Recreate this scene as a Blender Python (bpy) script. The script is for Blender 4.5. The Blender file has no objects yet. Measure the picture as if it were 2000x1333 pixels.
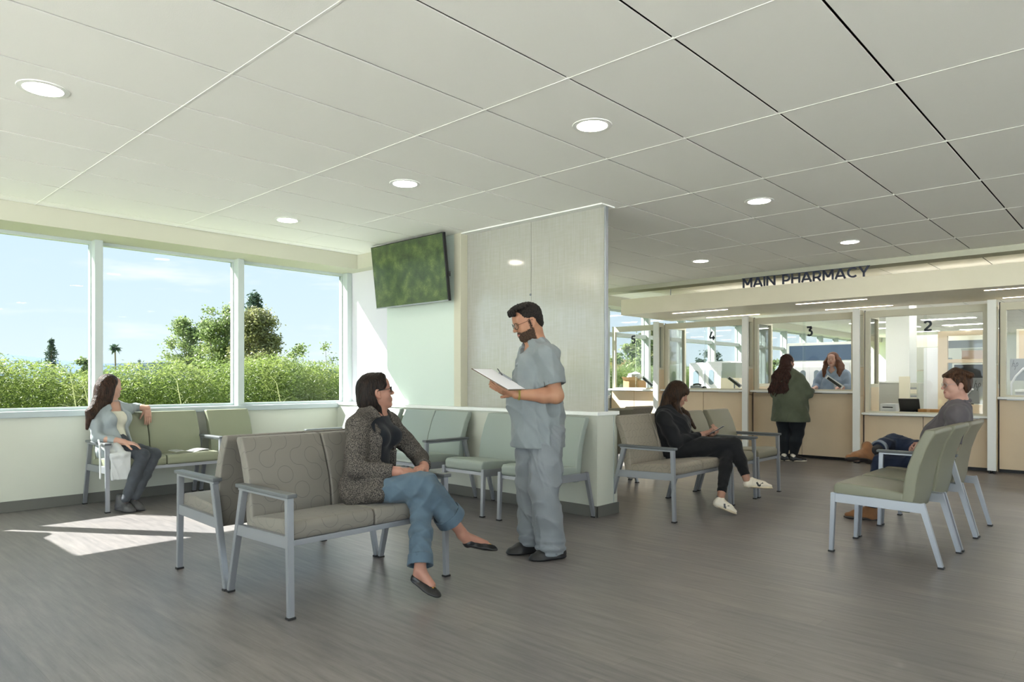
import bpy, bmesh, math, random
import numpy as np
from mathutils import Vector, Matrix, Euler

# ------------------------------------------------------------------ camera, world, sun, exposure
SC = bpy.context.scene
COL = SC.collection
SC.view_settings.view_transform = 'Standard'
SC.view_settings.look = 'None'
SC.view_settings.gamma = 1.0
SC.view_settings.use_curve_mapping = False
SC.view_settings.exposure = 1.15
SC.cycles.max_bounces = 10
SC.cycles.diffuse_bounces = 6
SC.cycles.glossy_bounces = 4
SC.cycles.transparent_max_bounces = 16
SC.cycles.transmission_bounces = 6
SC.cycles.sample_clamp_indirect = 6.0
SC.cycles.caustics_reflective = False
SC.cycles.caustics_refractive = False

cam = bpy.data.cameras.new('camera')
cam_o = bpy.data.objects.new('camera', cam)
COL.objects.link(cam_o)
YAW = math.radians(43.0)
cam.sensor_width = 36.0
cam.lens = 1347.3 / 2000 * 36.0
cam.shift_y = 76.2 / 2000
cam.clip_end = 2000
cam_o.location = (0, 0, 1.21)
cam_o.rotation_euler = (math.pi / 2, 0, YAW - math.pi / 2)
SC.camera = cam_o

def make_world():
    w = bpy.data.worlds.new('sky')
    SC.world = w
    w.use_nodes = True
    nt = w.node_tree
    for n in list(nt.nodes):
        nt.nodes.remove(n)
    N = nt.nodes.new
    L = nt.links.new
    out = N('ShaderNodeOutputWorld')
    bg = N('ShaderNodeBackground')
    tc = N('ShaderNodeTexCoord')
    sep = N('ShaderNodeSeparateXYZ')
    L(tc.outputs['Generated'], sep.inputs[0])
    ramp = N('ShaderNodeValToRGB')
    e = ramp.color_ramp.elements
    e[0].position = 0.0
    e[0].color = (0.30, 0.34, 0.26, 1)
    e[1].position = 1.0
    e[1].color = (0.16, 0.32, 0.66, 1)
    for p, c in ((0.49, (0.34, 0.37, 0.30, 1)), (0.50, (0.74, 0.84, 0.90, 1)), (0.54, (0.66, 0.79, 0.89, 1)), (0.62, (0.58, 0.73, 0.88, 1)), (0.75, (0.50, 0.67, 0.86, 1))):
        k = e.new(p)
        k.color = c
    m = N('ShaderNodeMath')
    m.operation = 'MULTIPLY_ADD'
    m.inputs[1].default_value = 0.5
    m.inputs[2].default_value = 0.5
    L(sep.outputs['Z'], m.inputs[0])
    L(m.outputs[0], ramp.inputs[0])
    # thin streaks of cloud
    mp = N('ShaderNodeMapping')
    mp.inputs['Scale'].default_value = (2.2, 2.2, 13.0)
    L(tc.outputs['Generated'], mp.inputs[0])
    nz = N('ShaderNodeTexNoise')
    nz.inputs['Scale'].default_value = 2.6
    nz.inputs['Detail'].default_value = 6
    nz.inputs['Roughness'].default_value = 0.62
    L(mp.outputs[0], nz.inputs[0])
    cr = N('ShaderNodeValToRGB')
    cr.color_ramp.elements[0].position = 0.52
    cr.color_ramp.elements[0].color = (0, 0, 0, 1)
    cr.color_ramp.elements[1].position = 0.80
    cr.color_ramp.elements[1].color = (1, 1, 1, 1)
    L(nz.outputs[0], cr.inputs[0])
    mix = N('ShaderNodeMixRGB')
    mix.inputs[2].default_value = (0.90, 0.93, 0.96, 1)
    L(cr.outputs[0], mix.inputs[0])
    L(ramp.outputs[0], mix.inputs[1])
    # sky brightness raised towards the unseen west and south-west to light the interior
    hz = N('ShaderNodeVectorMath'); hz.operation = 'DOT_PRODUCT'; hz.inputs[1].default_value = (-0.85, -0.53, 0.0)
    L(tc.outputs['Generated'], hz.inputs[0])
    mr = N('ShaderNodeMapRange'); mr.inputs['From Min'].default_value = -0.2; mr.inputs['From Max'].default_value = 0.7
    mr.inputs['To Min'].default_value = 0.86; mr.inputs['To Max'].default_value = 1.3
    L(hz.outputs['Value'], mr.inputs[0])
    hm = N('ShaderNodeVectorMath'); hm.operation = 'SCALE'
    L(mix.outputs[0], hm.inputs[0]); L(mr.outputs[0], hm.inputs['Scale'])
    L(hm.outputs[0], bg.inputs[0])
    bg.inputs[1].default_value = 1.5
    L(bg.outputs[0], out.inputs[0])

make_world()

sun_d = bpy.data.lights.new('sun', 'SUN')
sun_d.energy = 30.0
sun_d.color = (1.0, 0.97, 0.93)
sun_d.angle = math.radians(0.53)
sun_o = bpy.data.objects.new('sun', sun_d)
COL.objects.link(sun_o)
sun_o.rotation_euler = Vector((0.66, -1.0, -1.05)).to_track_quat('-Z', 'Y').to_euler()
sun_o.location = (-20, 30, 30)

# ------------------------------------------------------------------ helpers
def srgb(r, g, b):
    def f(c):
        c /= 255.0
        return c / 12.92 if c <= 0.04045 else ((c + 0.055) / 1.055) ** 2.4
    return (f(r), f(g), f(b), 1.0)

def mat(name, col, rough=0.5, metal=0.0, spec=0.5, bump=None, var=None, sheen=0.0, coat=0.0):
    """procedural principled material; bump=(scale, strength, distance); var=(scale, second colour, lo, hi)"""
    m = bpy.data.materials.new(name)
    m.use_nodes = True
    nt = m.node_tree
    b = nt.nodes['Principled BSDF']
    b.inputs['Base Color'].default_value = col
    b.inputs['Roughness'].default_value = rough
    b.inputs['Metallic'].default_value = metal
    b.inputs['Specular IOR Level'].default_value = spec
    b.inputs['Sheen Weight'].default_value = sheen
    b.inputs['Coat Weight'].default_value = coat
    if bump or var:
        tc = nt.nodes.new('ShaderNodeTexCoord')
    if bump:
        nz = nt.nodes.new('ShaderNodeTexNoise')
        nz.inputs['Scale'].default_value = bump[0]
        nz.inputs['Detail'].default_value = 4
        nt.links.new(tc.outputs['Object'], nz.inputs[0])
        bp = nt.nodes.new('ShaderNodeBump')
        bp.inputs['Strength'].default_value = bump[1]
        bp.inputs['Distance'].default_value = bump[2]
        nt.links.new(nz.outputs[0], bp.inputs['Height'])
        nt.links.new(bp.outputs[0], b.inputs['Normal'])
    if var:
        nz = nt.nodes.new('ShaderNodeTexNoise')
        nz.inputs['Scale'].default_value = var[0]
        nz.inputs['Detail'].default_value = 5
        nt.links.new(tc.outputs['Object'], nz.inputs[0])
        cr = nt.nodes.new('ShaderNodeValToRGB')
        cr.color_ramp.elements[0].position = var[2]
        cr.color_ramp.elements[1].position = var[3]
        cr.color_ramp.elements[0].color = col
        cr.color_ramp.elements[1].color = var[1]
        nt.links.new(nz.outputs[0], cr.inputs[0])
        nt.links.new(cr.outputs[0], b.inputs['Base Color'])
    return m

def emit(name, col, strength):
    m = bpy.data.materials.new(name)
    m.use_nodes = True
    b = m.node_tree.nodes['Principled BSDF']
    b.inputs['Base Color'].default_value = (0.8, 0.8, 0.8, 1)
    b.inputs['Emission Color'].default_value = col
    b.inputs['Emission Strength'].default_value = strength
    return m

def glass(name, tint=(1, 1, 1, 1), refl=0.5, rough=0.02):
    """thin pane: clear transmission mixed with a Fresnel reflection"""
    m = bpy.data.materials.new(name)
    m.use_nodes = True
    nt = m.node_tree
    for n in list(nt.nodes):
        nt.nodes.remove(n)
    out = nt.nodes.new('ShaderNodeOutputMaterial')
    tr = nt.nodes.new('ShaderNodeBsdfTransparent')
    tr.inputs[0].default_value = tint
    gl = nt.nodes.new('ShaderNodeBsdfGlossy')
    gl.inputs['Roughness'].default_value = rough
    fr = nt.nodes.new('ShaderNodeFresnel')
    fr.inputs[0].default_value = 1.45
    mu = nt.nodes.new('ShaderNodeMath')
    mu.operation = 'MULTIPLY'
    mu.inputs[1].default_value = refl
    mx = nt.nodes.new('ShaderNodeMixShader')
    nt.links.new(fr.outputs[0], mu.inputs[0])
    nt.links.new(mu.outputs[0], mx.inputs[0])
    nt.links.new(tr.outputs[0], mx.inputs[1])
    nt.links.new(gl.outputs[0], mx.inputs[2])
    nt.links.new(mx.outputs[0], out.inputs[0])
    return m

class MB:
    """collects shapes and links them as ONE mesh object"""
    def __init__(s):
        s.bm = bmesh.new()
    def box(s, a, b, bev=0.0, seg=2):
        x0, x1 = sorted((a[0], b[0])); y0, y1 = sorted((a[1], b[1])); z0, z1 = sorted((a[2], b[2]))
        vs = [s.bm.verts.new(p) for p in ((x0, y0, z0), (x1, y0, z0), (x1, y1, z0), (x0, y1, z0), (x0, y0, z1), (x1, y0, z1), (x1, y1, z1), (x0, y1, z1))]
        fs = [s.bm.faces.new([vs[i] for i in f]) for f in ((0, 3, 2, 1), (4, 5, 6, 7), (0, 1, 5, 4), (1, 2, 6, 5), (2, 3, 7, 6), (3, 0, 4, 7))]
        if bev > 0:
            es = list({e for f in fs for e in f.edges})
            bmesh.ops.bevel(s.bm, geom=es, offset=bev, segments=seg, affect='EDGES', profile=0.6)
        return s
    def prism(s, poly, a, b, axis=0, bev=0.0, seg=2):
        """polygon in the plane normal to axis, extruded from a to b"""
        def P(u, v, w):
            return ((w, u, v), (u, w, v), (u, v, w))[axis]
        v0 = [s.bm.verts.new(P(u, v, a)) for u, v in poly]
        v1 = [s.bm.verts.new(P(u, v, b)) for u, v in poly]
        n = len(poly)
        fs = [s.bm.faces.new(v0), s.bm.faces.new(v1[::-1])]
        for i in range(n):
            fs.append(s.bm.faces.new((v0[i], v1[i], v1[(i + 1) % n], v0[(i + 1) % n])))
        bmesh.ops.recalc_face_normals(s.bm, faces=fs)
        if bev > 0:
            es = [e for e in {e for f in fs for e in f.edges} if len(e.link_faces) == 2 and e.calc_face_angle(0) > 0.5]
            bmesh.ops.bevel(s.bm, geom=es, offset=bev, segments=seg, affect='EDGES', profile=0.6)
        return s
    def beam(s, p, q, w, h, up=(0, 0, 1), w2=None, h2=None, bev=0.0):
        """rectangular bar from p to q: w across, h along `up`"""
        p = Vector(p); q = Vector(q)
        d = (q - p).normalized()
        u = Vector(up)
        sd = d.cross(u).normalized()
        u = sd.cross(d).normalized()
        w2 = w if w2 is None else w2
        h2 = h if h2 is None else h2
        vs = []
        for c, ww, hh in ((p, w, h), (q, w2, h2)):
            for a, b in ((-1, -1), (1, -1), (1, 1), (-1, 1)):
                vs.append(s.bm.verts.new(c + sd * a * ww / 2 + u * b * hh / 2))
        fs = [s.bm.faces.new([vs[i] for i in f]) for f in ((0, 1, 2, 3), (7, 6, 5, 4), (0, 4, 5, 1), (1, 5, 6, 2), (2, 6, 7, 3), (3, 7, 4, 0))]
        bmesh.ops.recalc_face_normals(s.bm, faces=fs)
        if bev > 0:
            bmesh.ops.bevel(s.bm, geom=list({e for f in fs for e in f.edges}), offset=bev, segments=2, affect='EDGES')
        return s
    def tube(s, pts, r, n=10, r2=None):
        pts = [Vector(p) for p in pts]
        rings = []
        for i, p in enumerate(pts):
            d = (pts[min(i + 1, len(pts) - 1)] - pts[max(i - 1, 0)]).normalized()
            a = d.cross(Vector((0, 0, 1)))
            if a.length < 1e-3:
                a = d.cross(Vector((1, 0, 0)))
            a.normalize()
            b = d.cross(a)
            rr = r if r2 is None else r + (r2 - r) * i / (len(pts) - 1)
            rings.append([s.bm.verts.new(p + (a * math.cos(t) + b * math.sin(t)) * rr) for t in (2 * math.pi * k / n for k in range(n))])
        for i in range(len(rings) - 1):
            for k in range(n):
                s.bm.faces.new((rings[i][k], rings[i][(k + 1) % n], rings[i + 1][(k + 1) % n], rings[i + 1][k]))
        s.bm.faces.new(rings[0][::-1])
        s.bm.faces.new(rings[-1])
        return s
    def lathe(s, prof, c=(0, 0, 0), n=24, caps=True):
        rings = []
        for r, z in prof:
            ring = []
            for k in range(n):
                t = 2 * math.pi * k / n
                ring.append(s.bm.verts.new((c[0] + r * math.cos(t), c[1] + r * math.sin(t), c[2] + z)))
            rings.append(ring)
        for i in range(len(rings) - 1):
            for k in range(n):
                s.bm.faces.new((rings[i][k], rings[i][(k + 1) % n], rings[i + 1][(k + 1) % n], rings[i + 1][k]))
        if caps:
            s.bm.faces.new(rings[0][::-1])
            s.bm.faces.new(rings[-1])
        return s
    def stroke(s, pts, w, depth, org, ux, uz, closed=False):
        """flat lettering stroke with thickness, drawn in the plane of ux/uz at org"""
        ux = Vector(ux); uz = Vector(uz); nn = ux.cross(uz); org = Vector(org)
        n = len(pts)
        L, R = [], []
        for i in range(n):
            p = Vector((pts[i][0], pts[i][1]))
            if closed:
                a = Vector(pts[(i - 1) % n]); b = Vector(pts[(i + 1) % n])
            else:
                a = Vector(pts[max(i - 1, 0)]); b = Vector(pts[min(i + 1, n - 1)])
            d1 = (p - a).normalized() if (p - a).length > 0 else (b - p).normalized()
            d2 = (b - p).normalized() if (b - p).length > 0 else d1
            t = (d1 + d2)
            t = t.normalized() if t.length > 1e-4 else d1
            nm = Vector((-t.y, t.x))
            k = max(0.45, nm.dot(Vector((-d1.y, d1.x))))
            L.append(p + nm * w / 2 / k); R.append(p - nm * w / 2 / k)
        idx = range(n if closed else n - 1)
        for i in idx:
            j = (i + 1) % n
            q = [L[i], L[j], R[j], R[i]]
            f = [s.bm.verts.new(org + ux * v.x + uz * v.y) for v in q]
            g = [s.bm.verts.new(org + ux * v.x + uz * v.y - nn * depth) for v in q]
            fs = [s.bm.faces.new(f), s.bm.faces.new(g[::-1])] + [s.bm.faces.new((f[a], g[a], g[(a + 1) % 4], f[(a + 1) % 4])) for a in range(4)]
            bmesh.ops.recalc_face_normals(s.bm, faces=fs)
        return s
    def build(s, name, m, parent=None, smooth=False, angle=40):
        me = bpy.data.meshes.new(name)
        uv = s.bm.loops.layers.uv.new('UVMap')
        for f in s.bm.faces:
            n = f.normal if f.normal.length > 0 else Vector((0, 0, 1))
            a = max(range(3), key=lambda i: abs(n[i]))
            for l in f.loops:
                c = l.vert.co
                l[uv].uv = ((c.y, c.z), (c.x, c.z), (c.x, c.y))[a]
        s.bm.to_mesh(me)
        s.bm.free()
        me.materials.append(m)
        if smooth:
            me.shade_smooth()
            me.set_sharp_from_angle(angle=math.radians(angle))
        o = bpy.data.objects.new(name, me)
        COL.objects.link(o)
        if parent is not None:
            o.parent = parent
        return o

def np_mesh(name, verts, faces, m, parent=None, smooth=True, smooth_all=None):
    """mesh object from numpy arrays; faces (n, k)"""
    me = bpy.data.meshes.new(name)
    k = faces.shape[1]
    me.vertices.add(len(verts))
    me.vertices.foreach_set('co', np.ascontiguousarray(verts, dtype=np.float32).ravel())
    me.loops.add(faces.size)
    me.loops.foreach_set('vertex_index', np.ascontiguousarray(faces, dtype=np.int32).ravel())
    me.polygons.add(len(faces))
    me.polygons.foreach_set('loop_start', np.arange(0, faces.size, k, dtype=np.int32))
    me.update(calc_edges=True)
    me.polygons.foreach_set('use_smooth', np.full(len(faces), smooth))
    for mm in (m if isinstance(m, (list, tuple)) else [m]):
        me.materials.append(mm)
    o = bpy.data.objects.new(name, me)
    COL.objects.link(o)
    if parent is not None:
        o.parent = parent
    return o

def tag(o, label=None, cat=None, group=None, kind=None):
    if label: o['label'] = label
    if cat: o['category'] = cat
    if group: o['group'] = group
    if kind: o['kind'] = kind
    return o

def thing(name, label, cat, loc=(0, 0, 0), rz=0.0, group=None):
    o = bpy.data.objects.new(name, None)
    COL.objects.link(o)
    o.empty_display_size = 0.1
    o.location = loc
    o.rotation_euler = (0, 0, rz)
    return tag(o, label, cat, group)

def struct(o):
    o['kind'] = 'structure'
    return o

def dup(o, parent=None):
    c = o.copy()
    COL.objects.link(c)
    if parent is not None:
        c.parent = parent
    for ch in list(o.children):
        dup(ch, c)
    return c

# ------------------------------------------------------------------ materials
M = {}
M['wall'] = mat('painted_wall', srgb(197, 200, 188), 0.55, var=(1.2, srgb(192, 195, 183), 0.35, 0.7))
M['wall_green'] = mat('pale_green_wall', srgb(205, 218, 209), 0.45)
M['wall_white'] = mat('white_niche', srgb(214, 214, 222), 0.35)
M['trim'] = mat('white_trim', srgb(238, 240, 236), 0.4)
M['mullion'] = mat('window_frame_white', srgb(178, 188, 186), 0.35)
M['sill'] = mat('sill_grey', srgb(168, 178, 180), 0.35)
M['base'] = mat('rubber_base', srgb(98, 98, 92), 0.5)
M['header'] = mat('header_paint', srgb(190, 190, 174), 0.6)
M['tile'] = mat('ceiling_tile', srgb(246, 246, 240), 0.9, spec=0.1, bump=(220, 0.25, 0.002))
M['tee'] = mat('ceiling_tee', srgb(240, 240, 234), 0.5)
M['gap'] = mat('ceiling_gap', srgb(46, 44, 40), 0.9)
M['steel'] = mat('chair_steel', srgb(158, 162, 168), 0.36, metal=0.6)
M['steel_white'] = M['steel']
M['arm_cap'] = mat('arm_urethane', srgb(92, 96, 98), 0.45)
M['glide'] = mat('black_glide', srgb(28, 28, 28), 0.5)
M['sage'] = mat('sage_vinyl', srgb(134, 138, 116), 0.42, bump=(380, 0.15, 0.001), var=(2.5, srgb(129, 133, 112), 0.3, 0.7))
M['sage2'] = mat('pale_sage_vinyl', srgb(144, 154, 146), 0.42, bump=(380, 0.15, 0.001))
M['moss'] = mat('moss_vinyl', srgb(122, 122, 104), 0.45, bump=(380, 0.15, 0.001))
M['taupe'] = mat('taupe_vinyl', srgb(128, 124, 106), 0.45, bump=(380, 0.15, 0.001))
M['post'] = mat('partition_post', srgb(200, 198, 178), 0.45)
M['panel_tan'] = mat('maple_laminate', srgb(222, 202, 172), 0.42, var=(3.0, srgb(216, 196, 166), 0.3, 0.7))
M['canopy'] = mat('pale_maple_laminate', srgb(232, 226, 206), 0.45, var=(2.0, srgb(225, 219, 198), 0.35, 0.7))
M['dark'] = mat('black_plastic', srgb(26, 27, 29), 0.4)
M['grey_plastic'] = mat('grey_plastic', srgb(150, 154, 158), 0.4)
M['light_plastic'] = mat('light_grey_plastic', srgb(215, 218, 220), 0.4)
M['navy'] = mat('navy_letters', srgb(44, 52, 74), 0.45)
M['glass'] = glass('window_glass', (0.635, 0.65, 0.645, 1), 0.14)
M['glass_in'] = glass('counter_glass', (0.97, 0.985, 0.98, 1), 0.8)

def fabric_mat(name, base, line, s=0.095, w=0.022, line2=None):
    """upholstery with winding quarter-circle lines"""
    m = mat(name, base, 0.6, bump=(500, 0.15, 0.001), sheen=0.1)
    nt = m.node_tree
    N = nt.nodes.new
    L = nt.links.new
    b = nt.nodes['Principled BSDF']
    uv = N('ShaderNodeUVMap')
    def vm(op, a=None, bb=None, v=None):
        n = N('ShaderNodeVectorMath')
        n.operation = op
        if a is not None: L(a, n.inputs[0])
        if bb is not None: L(bb, n.inputs[1])
        if v is not None: n.inputs[1].default_value = v
        return n
    def mt(op, a, bb=None, v=None):
        n = N('ShaderNodeMath')
        n.operation = op
        L(a, n.inputs[0])
        if bb is not None: L(bb, n.inputs[1])
        if v is not None: n.inputs[1].default_value = v
        return n.outputs[0]
    sc = vm('SCALE', uv.outputs[0]); sc.inputs['Scale'].default_value = 1 / s
    fl = vm('FLOOR', sc.outputs[0])
    fr = vm('SUBTRACT', sc.outputs[0], fl.outputs[0])
    sf = N('ShaderNodeSeparateXYZ'); L(fr.outputs[0], sf.inputs[0])
    wn = N('ShaderNodeTexWhiteNoise'); wn.noise_dimensions = '2D'
    L(fl.outputs[0], wn.inputs['Vector'])
    fc = N('ShaderNodeSeparateXYZ'); L(fl.outputs[0], fc.inputs[0])
    par = mt('FLOORED_MODULO', mt('ADD', fc.outputs[0], fc.outputs[1]), v=2.0)
    rnd = mt('GREATER_THAN', wn.outputs[0], v=0.72)
    flip = mt('ABSOLUTE', mt('SUBTRACT', par, rnd))
    inv = N('ShaderNodeMath'); inv.operation = 'SUBTRACT'; inv.inputs[0].default_value = 1.0; L(sf.outputs[0], inv.inputs[1])
    mx = N('ShaderNodeMix'); mx.data_type = 'FLOAT'
    L(flip, mx.inputs[0]); L(sf.outputs[0], mx.inputs[2]); L(inv.outputs[0], mx.inputs[3])
    cb = N('ShaderNodeCombineXYZ'); L(mx.outputs[0], cb.inputs[0]); L(sf.outputs[1], cb.inputs[1])
    l1 = vm('LENGTH', cb.outputs[0])
    sb = vm('SUBTRACT', cb.outputs[0], v=(1, 1, 0))
    l2 = vm('LENGTH', sb.outputs[0])
    d1 = mt('ABSOLUTE', mt('SUBTRACT', l1.outputs['Value'], v=0.5))
    d2 = mt('ABSOLUTE', mt('SUBTRACT', l2.outputs['Value'], v=0.5))
    d = mt('MINIMUM', d1, d2)
    lt = mt('LESS_THAN', d, v=w)
    mc = N('ShaderNodeMixRGB'); L(lt, mc.inputs[0])
    mc.inputs[1].default_value = base; mc.inputs[2].default_value = line
    L(mc.outputs[0], b.inputs['Base Color'])
    return m

M['swirl'] = fabric_mat('swirl_fabric', srgb(116, 112, 104), srgb(92, 89, 84), w=0.016)
M['swirl2'] = fabric_mat('fine_swirl_fabric', srgb(138, 130, 116), srgb(116, 108, 98), s=0.06, w=0.03)

def floor_mat():
    m = mat('wood_look_vinyl', srgb(120, 112, 104), 0.30, spec=0.5)
    nt = m.node_tree
    N = nt.nodes.new
    L = nt.links.new
    b = nt.nodes['Principled BSDF']
    tc = N('ShaderNodeTexCoord')
    mp = N('ShaderNodeMapping')
    mp.inputs['Scale'].default_value = (11.0, 0.9, 1)
    L(tc.outputs['Object'], mp.inputs[0])
    n1 = N('ShaderNodeTexNoise'); n1.inputs['Scale'].default_value = 3.0; n1.inputs['Detail'].default_value = 8; n1.inputs['Roughness'].default_value = 0.68
    L(mp.outputs[0], n1.inputs[0])
    cr = N('ShaderNodeValToRGB')
    cr.color_ramp.elements[0].position = 0.30; cr.color_ramp.elements[0].color = srgb(95, 93, 94)
    cr.color_ramp.elements[1].position = 0.72; cr.color_ramp.elements[1].color = srgb(131, 126, 125)
    L(n1.outputs[0], cr.inputs[0])
    # planks: 0.18 x 1.22 m running along y
    mp2 = N('ShaderNodeMapping'); mp2.inputs['Rotation'].default_value = (0, 0, math.pi / 2)
    L(tc.outputs['Object'], mp2.inputs[0])
    br = N('ShaderNodeTexBrick')
    br.inputs['Scale'].default_value = 1.0
    br.inputs['Brick Width'].default_value = 1.22
    br.inputs['Row Height'].default_value = 0.152
    br.inputs['Mortar Size'].default_value = 0.0008
    br.inputs['Color1'].default_value = (0.90, 0.90, 0.91, 1)
    br.inputs['Color2'].default_value = (1.08, 1.06, 1.03, 1)
    br.inputs['Mortar'].default_value = (0.72, 0.70, 0.68, 1)
    br.offset = 0.37
    L(mp2.outputs[0], br.inputs[0])
    mu = N('ShaderNodeMixRGB'); mu.blend_type = 'MULTIPLY'; mu.inputs[0].default_value = 1.0
    L(cr.outputs[0], mu.inputs[1]); L(br.outputs[0], mu.inputs[2])
    L(mu.outputs[0], b.inputs['Base Color'])
    n2 = N('ShaderNodeTexNoise'); n2.inputs['Scale'].default_value = 6.0; n2.inputs['Detail'].default_value = 3
    L(mp.outputs[0], n2.inputs[0])
    mr = N('ShaderNodeMapRange'); mr.inputs['To Min'].default_value = 0.34; mr.inputs['To Max'].default_value = 0.42
    L(n2.outputs[0], mr.inputs[0]); L(mr.outputs[0], b.inputs['Roughness'])
    return m
M['floor'] = floor_mat()
# ------------------------------------------------------------------ the setting
CEIL = 2.775
XW, YS, XE, YN = -5.0, -6.0, 28.0, 7.66      # west wall, south wall, east wall, window wall
struct(MB().box((XW - .3, YS - .3, -0.2), (XE + .3, YN + 0.25, 0)).build('floor', M['floor']))
# exterior lawn, and unseen paving made pale to bounce sun onto the ceiling
struct(MB().box((-60, 8.2, -0.75), (90, 300, -0.5)).build('ground', mat('lawn', srgb(120, 140, 74), 0.9, var=(0.8, srgb(150, 150, 92), 0.4, 0.7))))
struct(MB().box((-60, -60, -0.75), (-5.4, 8.2, -0.08)).build('ground', mat('bounce_paving', srgb(220, 223, 216), 0.9)))
struct(MB().box((-5.4, -60, -0.75), (90, -6.4, -0.08)).build('ground', bpy.data.materials['bounce_paving']))

# ceiling: panels with shadow gaps along x, white tees along y
GX0, GA, GY0, GB = 1.600, 1.2153, 2.839, 0.6126
m = MB()
xs0, xs1 = XW, 9.77
ys = [GY0 + GB * k for k in range(-15, 8)]
rows = list(zip(ys[:-1], ys[1:])) + [(ys[-1], 7.31)]
for a, b in rows:
    if b < YS: continue
    m.box((xs0, a + .007, CEIL), (xs1, b - .007, CEIL + .006))
    m.box((10.06, a + .007, CEIL), (XE, b - .007, CEIL + .006)) if b < 7.31 else m.box((10.06, a + .007, CEIL), (XE, 7.40, CEIL + .006))
struct(m.build('ceiling', M['tile']))
struct(MB().box((XW - .3, YS - .3, CEIL + .05), (XE + .3, 8.0, CEIL + .16)).build('ceiling', M['gap']))
m = MB()
k = -6
while GX0 + GA * k < XE:
    x = GX0 + GA * k
    k += 1
    if x < XW or 9.6 < x < 10.1: continue
    m.box((x - .005, YS, CEIL - .002), (x + .005, 7.31, CEIL + .01))
struct(m.build('ceiling', M['tee']))
# drop edge in front of the pharmacy
struct(MB().box((9.77, YS, 2.703), (10.06, 7.40, CEIL + .02), 0.003).build('trim_1', M['header']))

# window wall (y = 7.66)
struct(MB().box((XW, YN, 0), (9.9, YN + .22, 0.86)).box((9.9, YN, 0), (XE, YN + .22, 0.86)).build('wall_north', M['wall']))
struct(MB().box((XW, YN - .035, 0.86), (5.0, YN + .16, 0.918), 0.006).box((5.0, YN + .0, 0.86), (5.3, YN + .16, .918)).box((5.3, YN - .035, 0.86), (XE, YN + .16, 0.918), 0.006).build('window_1', M['sill']))
struct(MB().box((XW, 7.31, 2.60), (5.0, 7.90, CEIL + .02)).box((5.0, 7.40, 2.60), (XE, 7.90, CEIL + .02)).build('wall_north', M['header']))
mull = [5.12 + 1.455 * k for k in range(-6, 16)]
bounds = [x for x in mull if x < XE - .1]
wi = 2
for i in range(len(bounds) - 1):
    a, b = bounds[i], bounds[i + 1]
    x0, x1 = a + .036, b - .036
    m = MB()
    m.box((b - .037, YN, .918), (b + .037, YN + .17, 2.60), .004)
    m.box((x0, YN + .11, .918), (x1, YN + .17, .945), .003).box((x0, YN + .11, 2.565), (x1, YN + .17, 2.60), .003)
    m.box((x0, YN + .11, .945), (x0 + .012, YN + .17, 2.565)).box((x1 - .012, YN + .11, .945), (x1, YN + .17, 2.565))
    if b > 5.5:      # the pharmacy side has a transom
        m.box((x0, YN + .06, 2.06), (x1, YN + .17, 2.14), .003)
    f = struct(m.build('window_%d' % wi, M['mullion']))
    g = MB().box((x0 + .01, YN + .135, .94), (x1 - .01, YN + .141, 2.57)).build('pane', M['glass'], f)
    wi += 1
struct(MB().box((XW, YN, .918), (bounds[0] + .04, YN + .2, 2.6)).build('wall_north', M['wall']))
# unseen panel added on the left, shaped to block sun off the floor
struct(MB().prism([(-3.0, .918), (.60, .918), (.60, 1.43), (.46, 1.53), (-.05, 2.35), (-.2, 2.6), (-3.0, 2.6)], YN + .03, YN + .10, 1).build('wall_north', M['wall']))
struct(MB().box((XW, YN - .012, 0), (4.94, YN, .10), .003).build('baseboard_north', M['base']))
struct(MB().box((5.26, YN - .012, 0), (10.6, YN, .10), .003).build('baseboard_north', M['base']))

# west and south sides: unseen, with unglazed openings laid out to let daylight in
m = MB()
m.box((XW - .2, YS, 2.65), (XW, YN + .2, CEIL + .02))
for y in (-6, -3.4, -.8, 1.8, 4.4, 7.4):
    m.box((XW - .15, y, 0), (XW, y + .12, 2.65))
struct(m.build('wall_west', M['wall']))
m = MB()
m.box((XW, YS - .2, 2.65), (XE, YS, CEIL + .02))
for x in (XW, -2.0, 1.0):
    m.box((x, YS - .15, 0), (x + .12, YS, 2.65))
m.box((3.0, YS - .2, 0), (5.0, YS, 2.65)).box((5.0, YS - .2, 0), (9.0, YS, 1.2)).box((9.0, YS - .2, 0), (12.0, YS, 2.65)).box((12.0, YS - .2, 0), (XE, YS, 1.0))
struct(m.build('wall_south', M['wall']))

# partition: half wall with cap, upper wall, niche, translucent panel
PX = 4.94
struct(MB().box((PX, 3.585, 0), (5.25, YN, .895)).build('wall_partition', M['wall']))
struct(MB().box((PX - .012, 3.573, 0), (PX, YN - .012, .10), .003).box((PX - .012, 3.573, 0), (5.262, 3.585, .10), .003).box((5.25, 3.585, 0), (5.262, YN, .10), .003).build('baseboard_partition', M['base']))
struct(MB().box((PX - .015, 3.57, .895), (5.265, YN, .928), .004).build('trim_2', M['trim']))
struct(MB().box((5.19, 3.581, .02), (5.194, 3.5848, .89)).build('trim_5', M['sill']))
struct(MB().box((5.0, 5.50, .928), (5.25, 6.70, CEIL + .005)).build('wall_partition', M['wall_green']))
struct(MB().box((5.16, 6.70, .928), (5.25, YN + .12, 2.62)).build('wall_partition', M['wall_white']))
struct(MB().box((5.0, 6.70, 2.60), (5.25, 7.40, CEIL + .005)).build('wall_partition', M['header']))
struct(MB().box((4.985, 5.395, .928), (5.26, 5.50, CEIL), .004).build('trim_3', M['post']))

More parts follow.
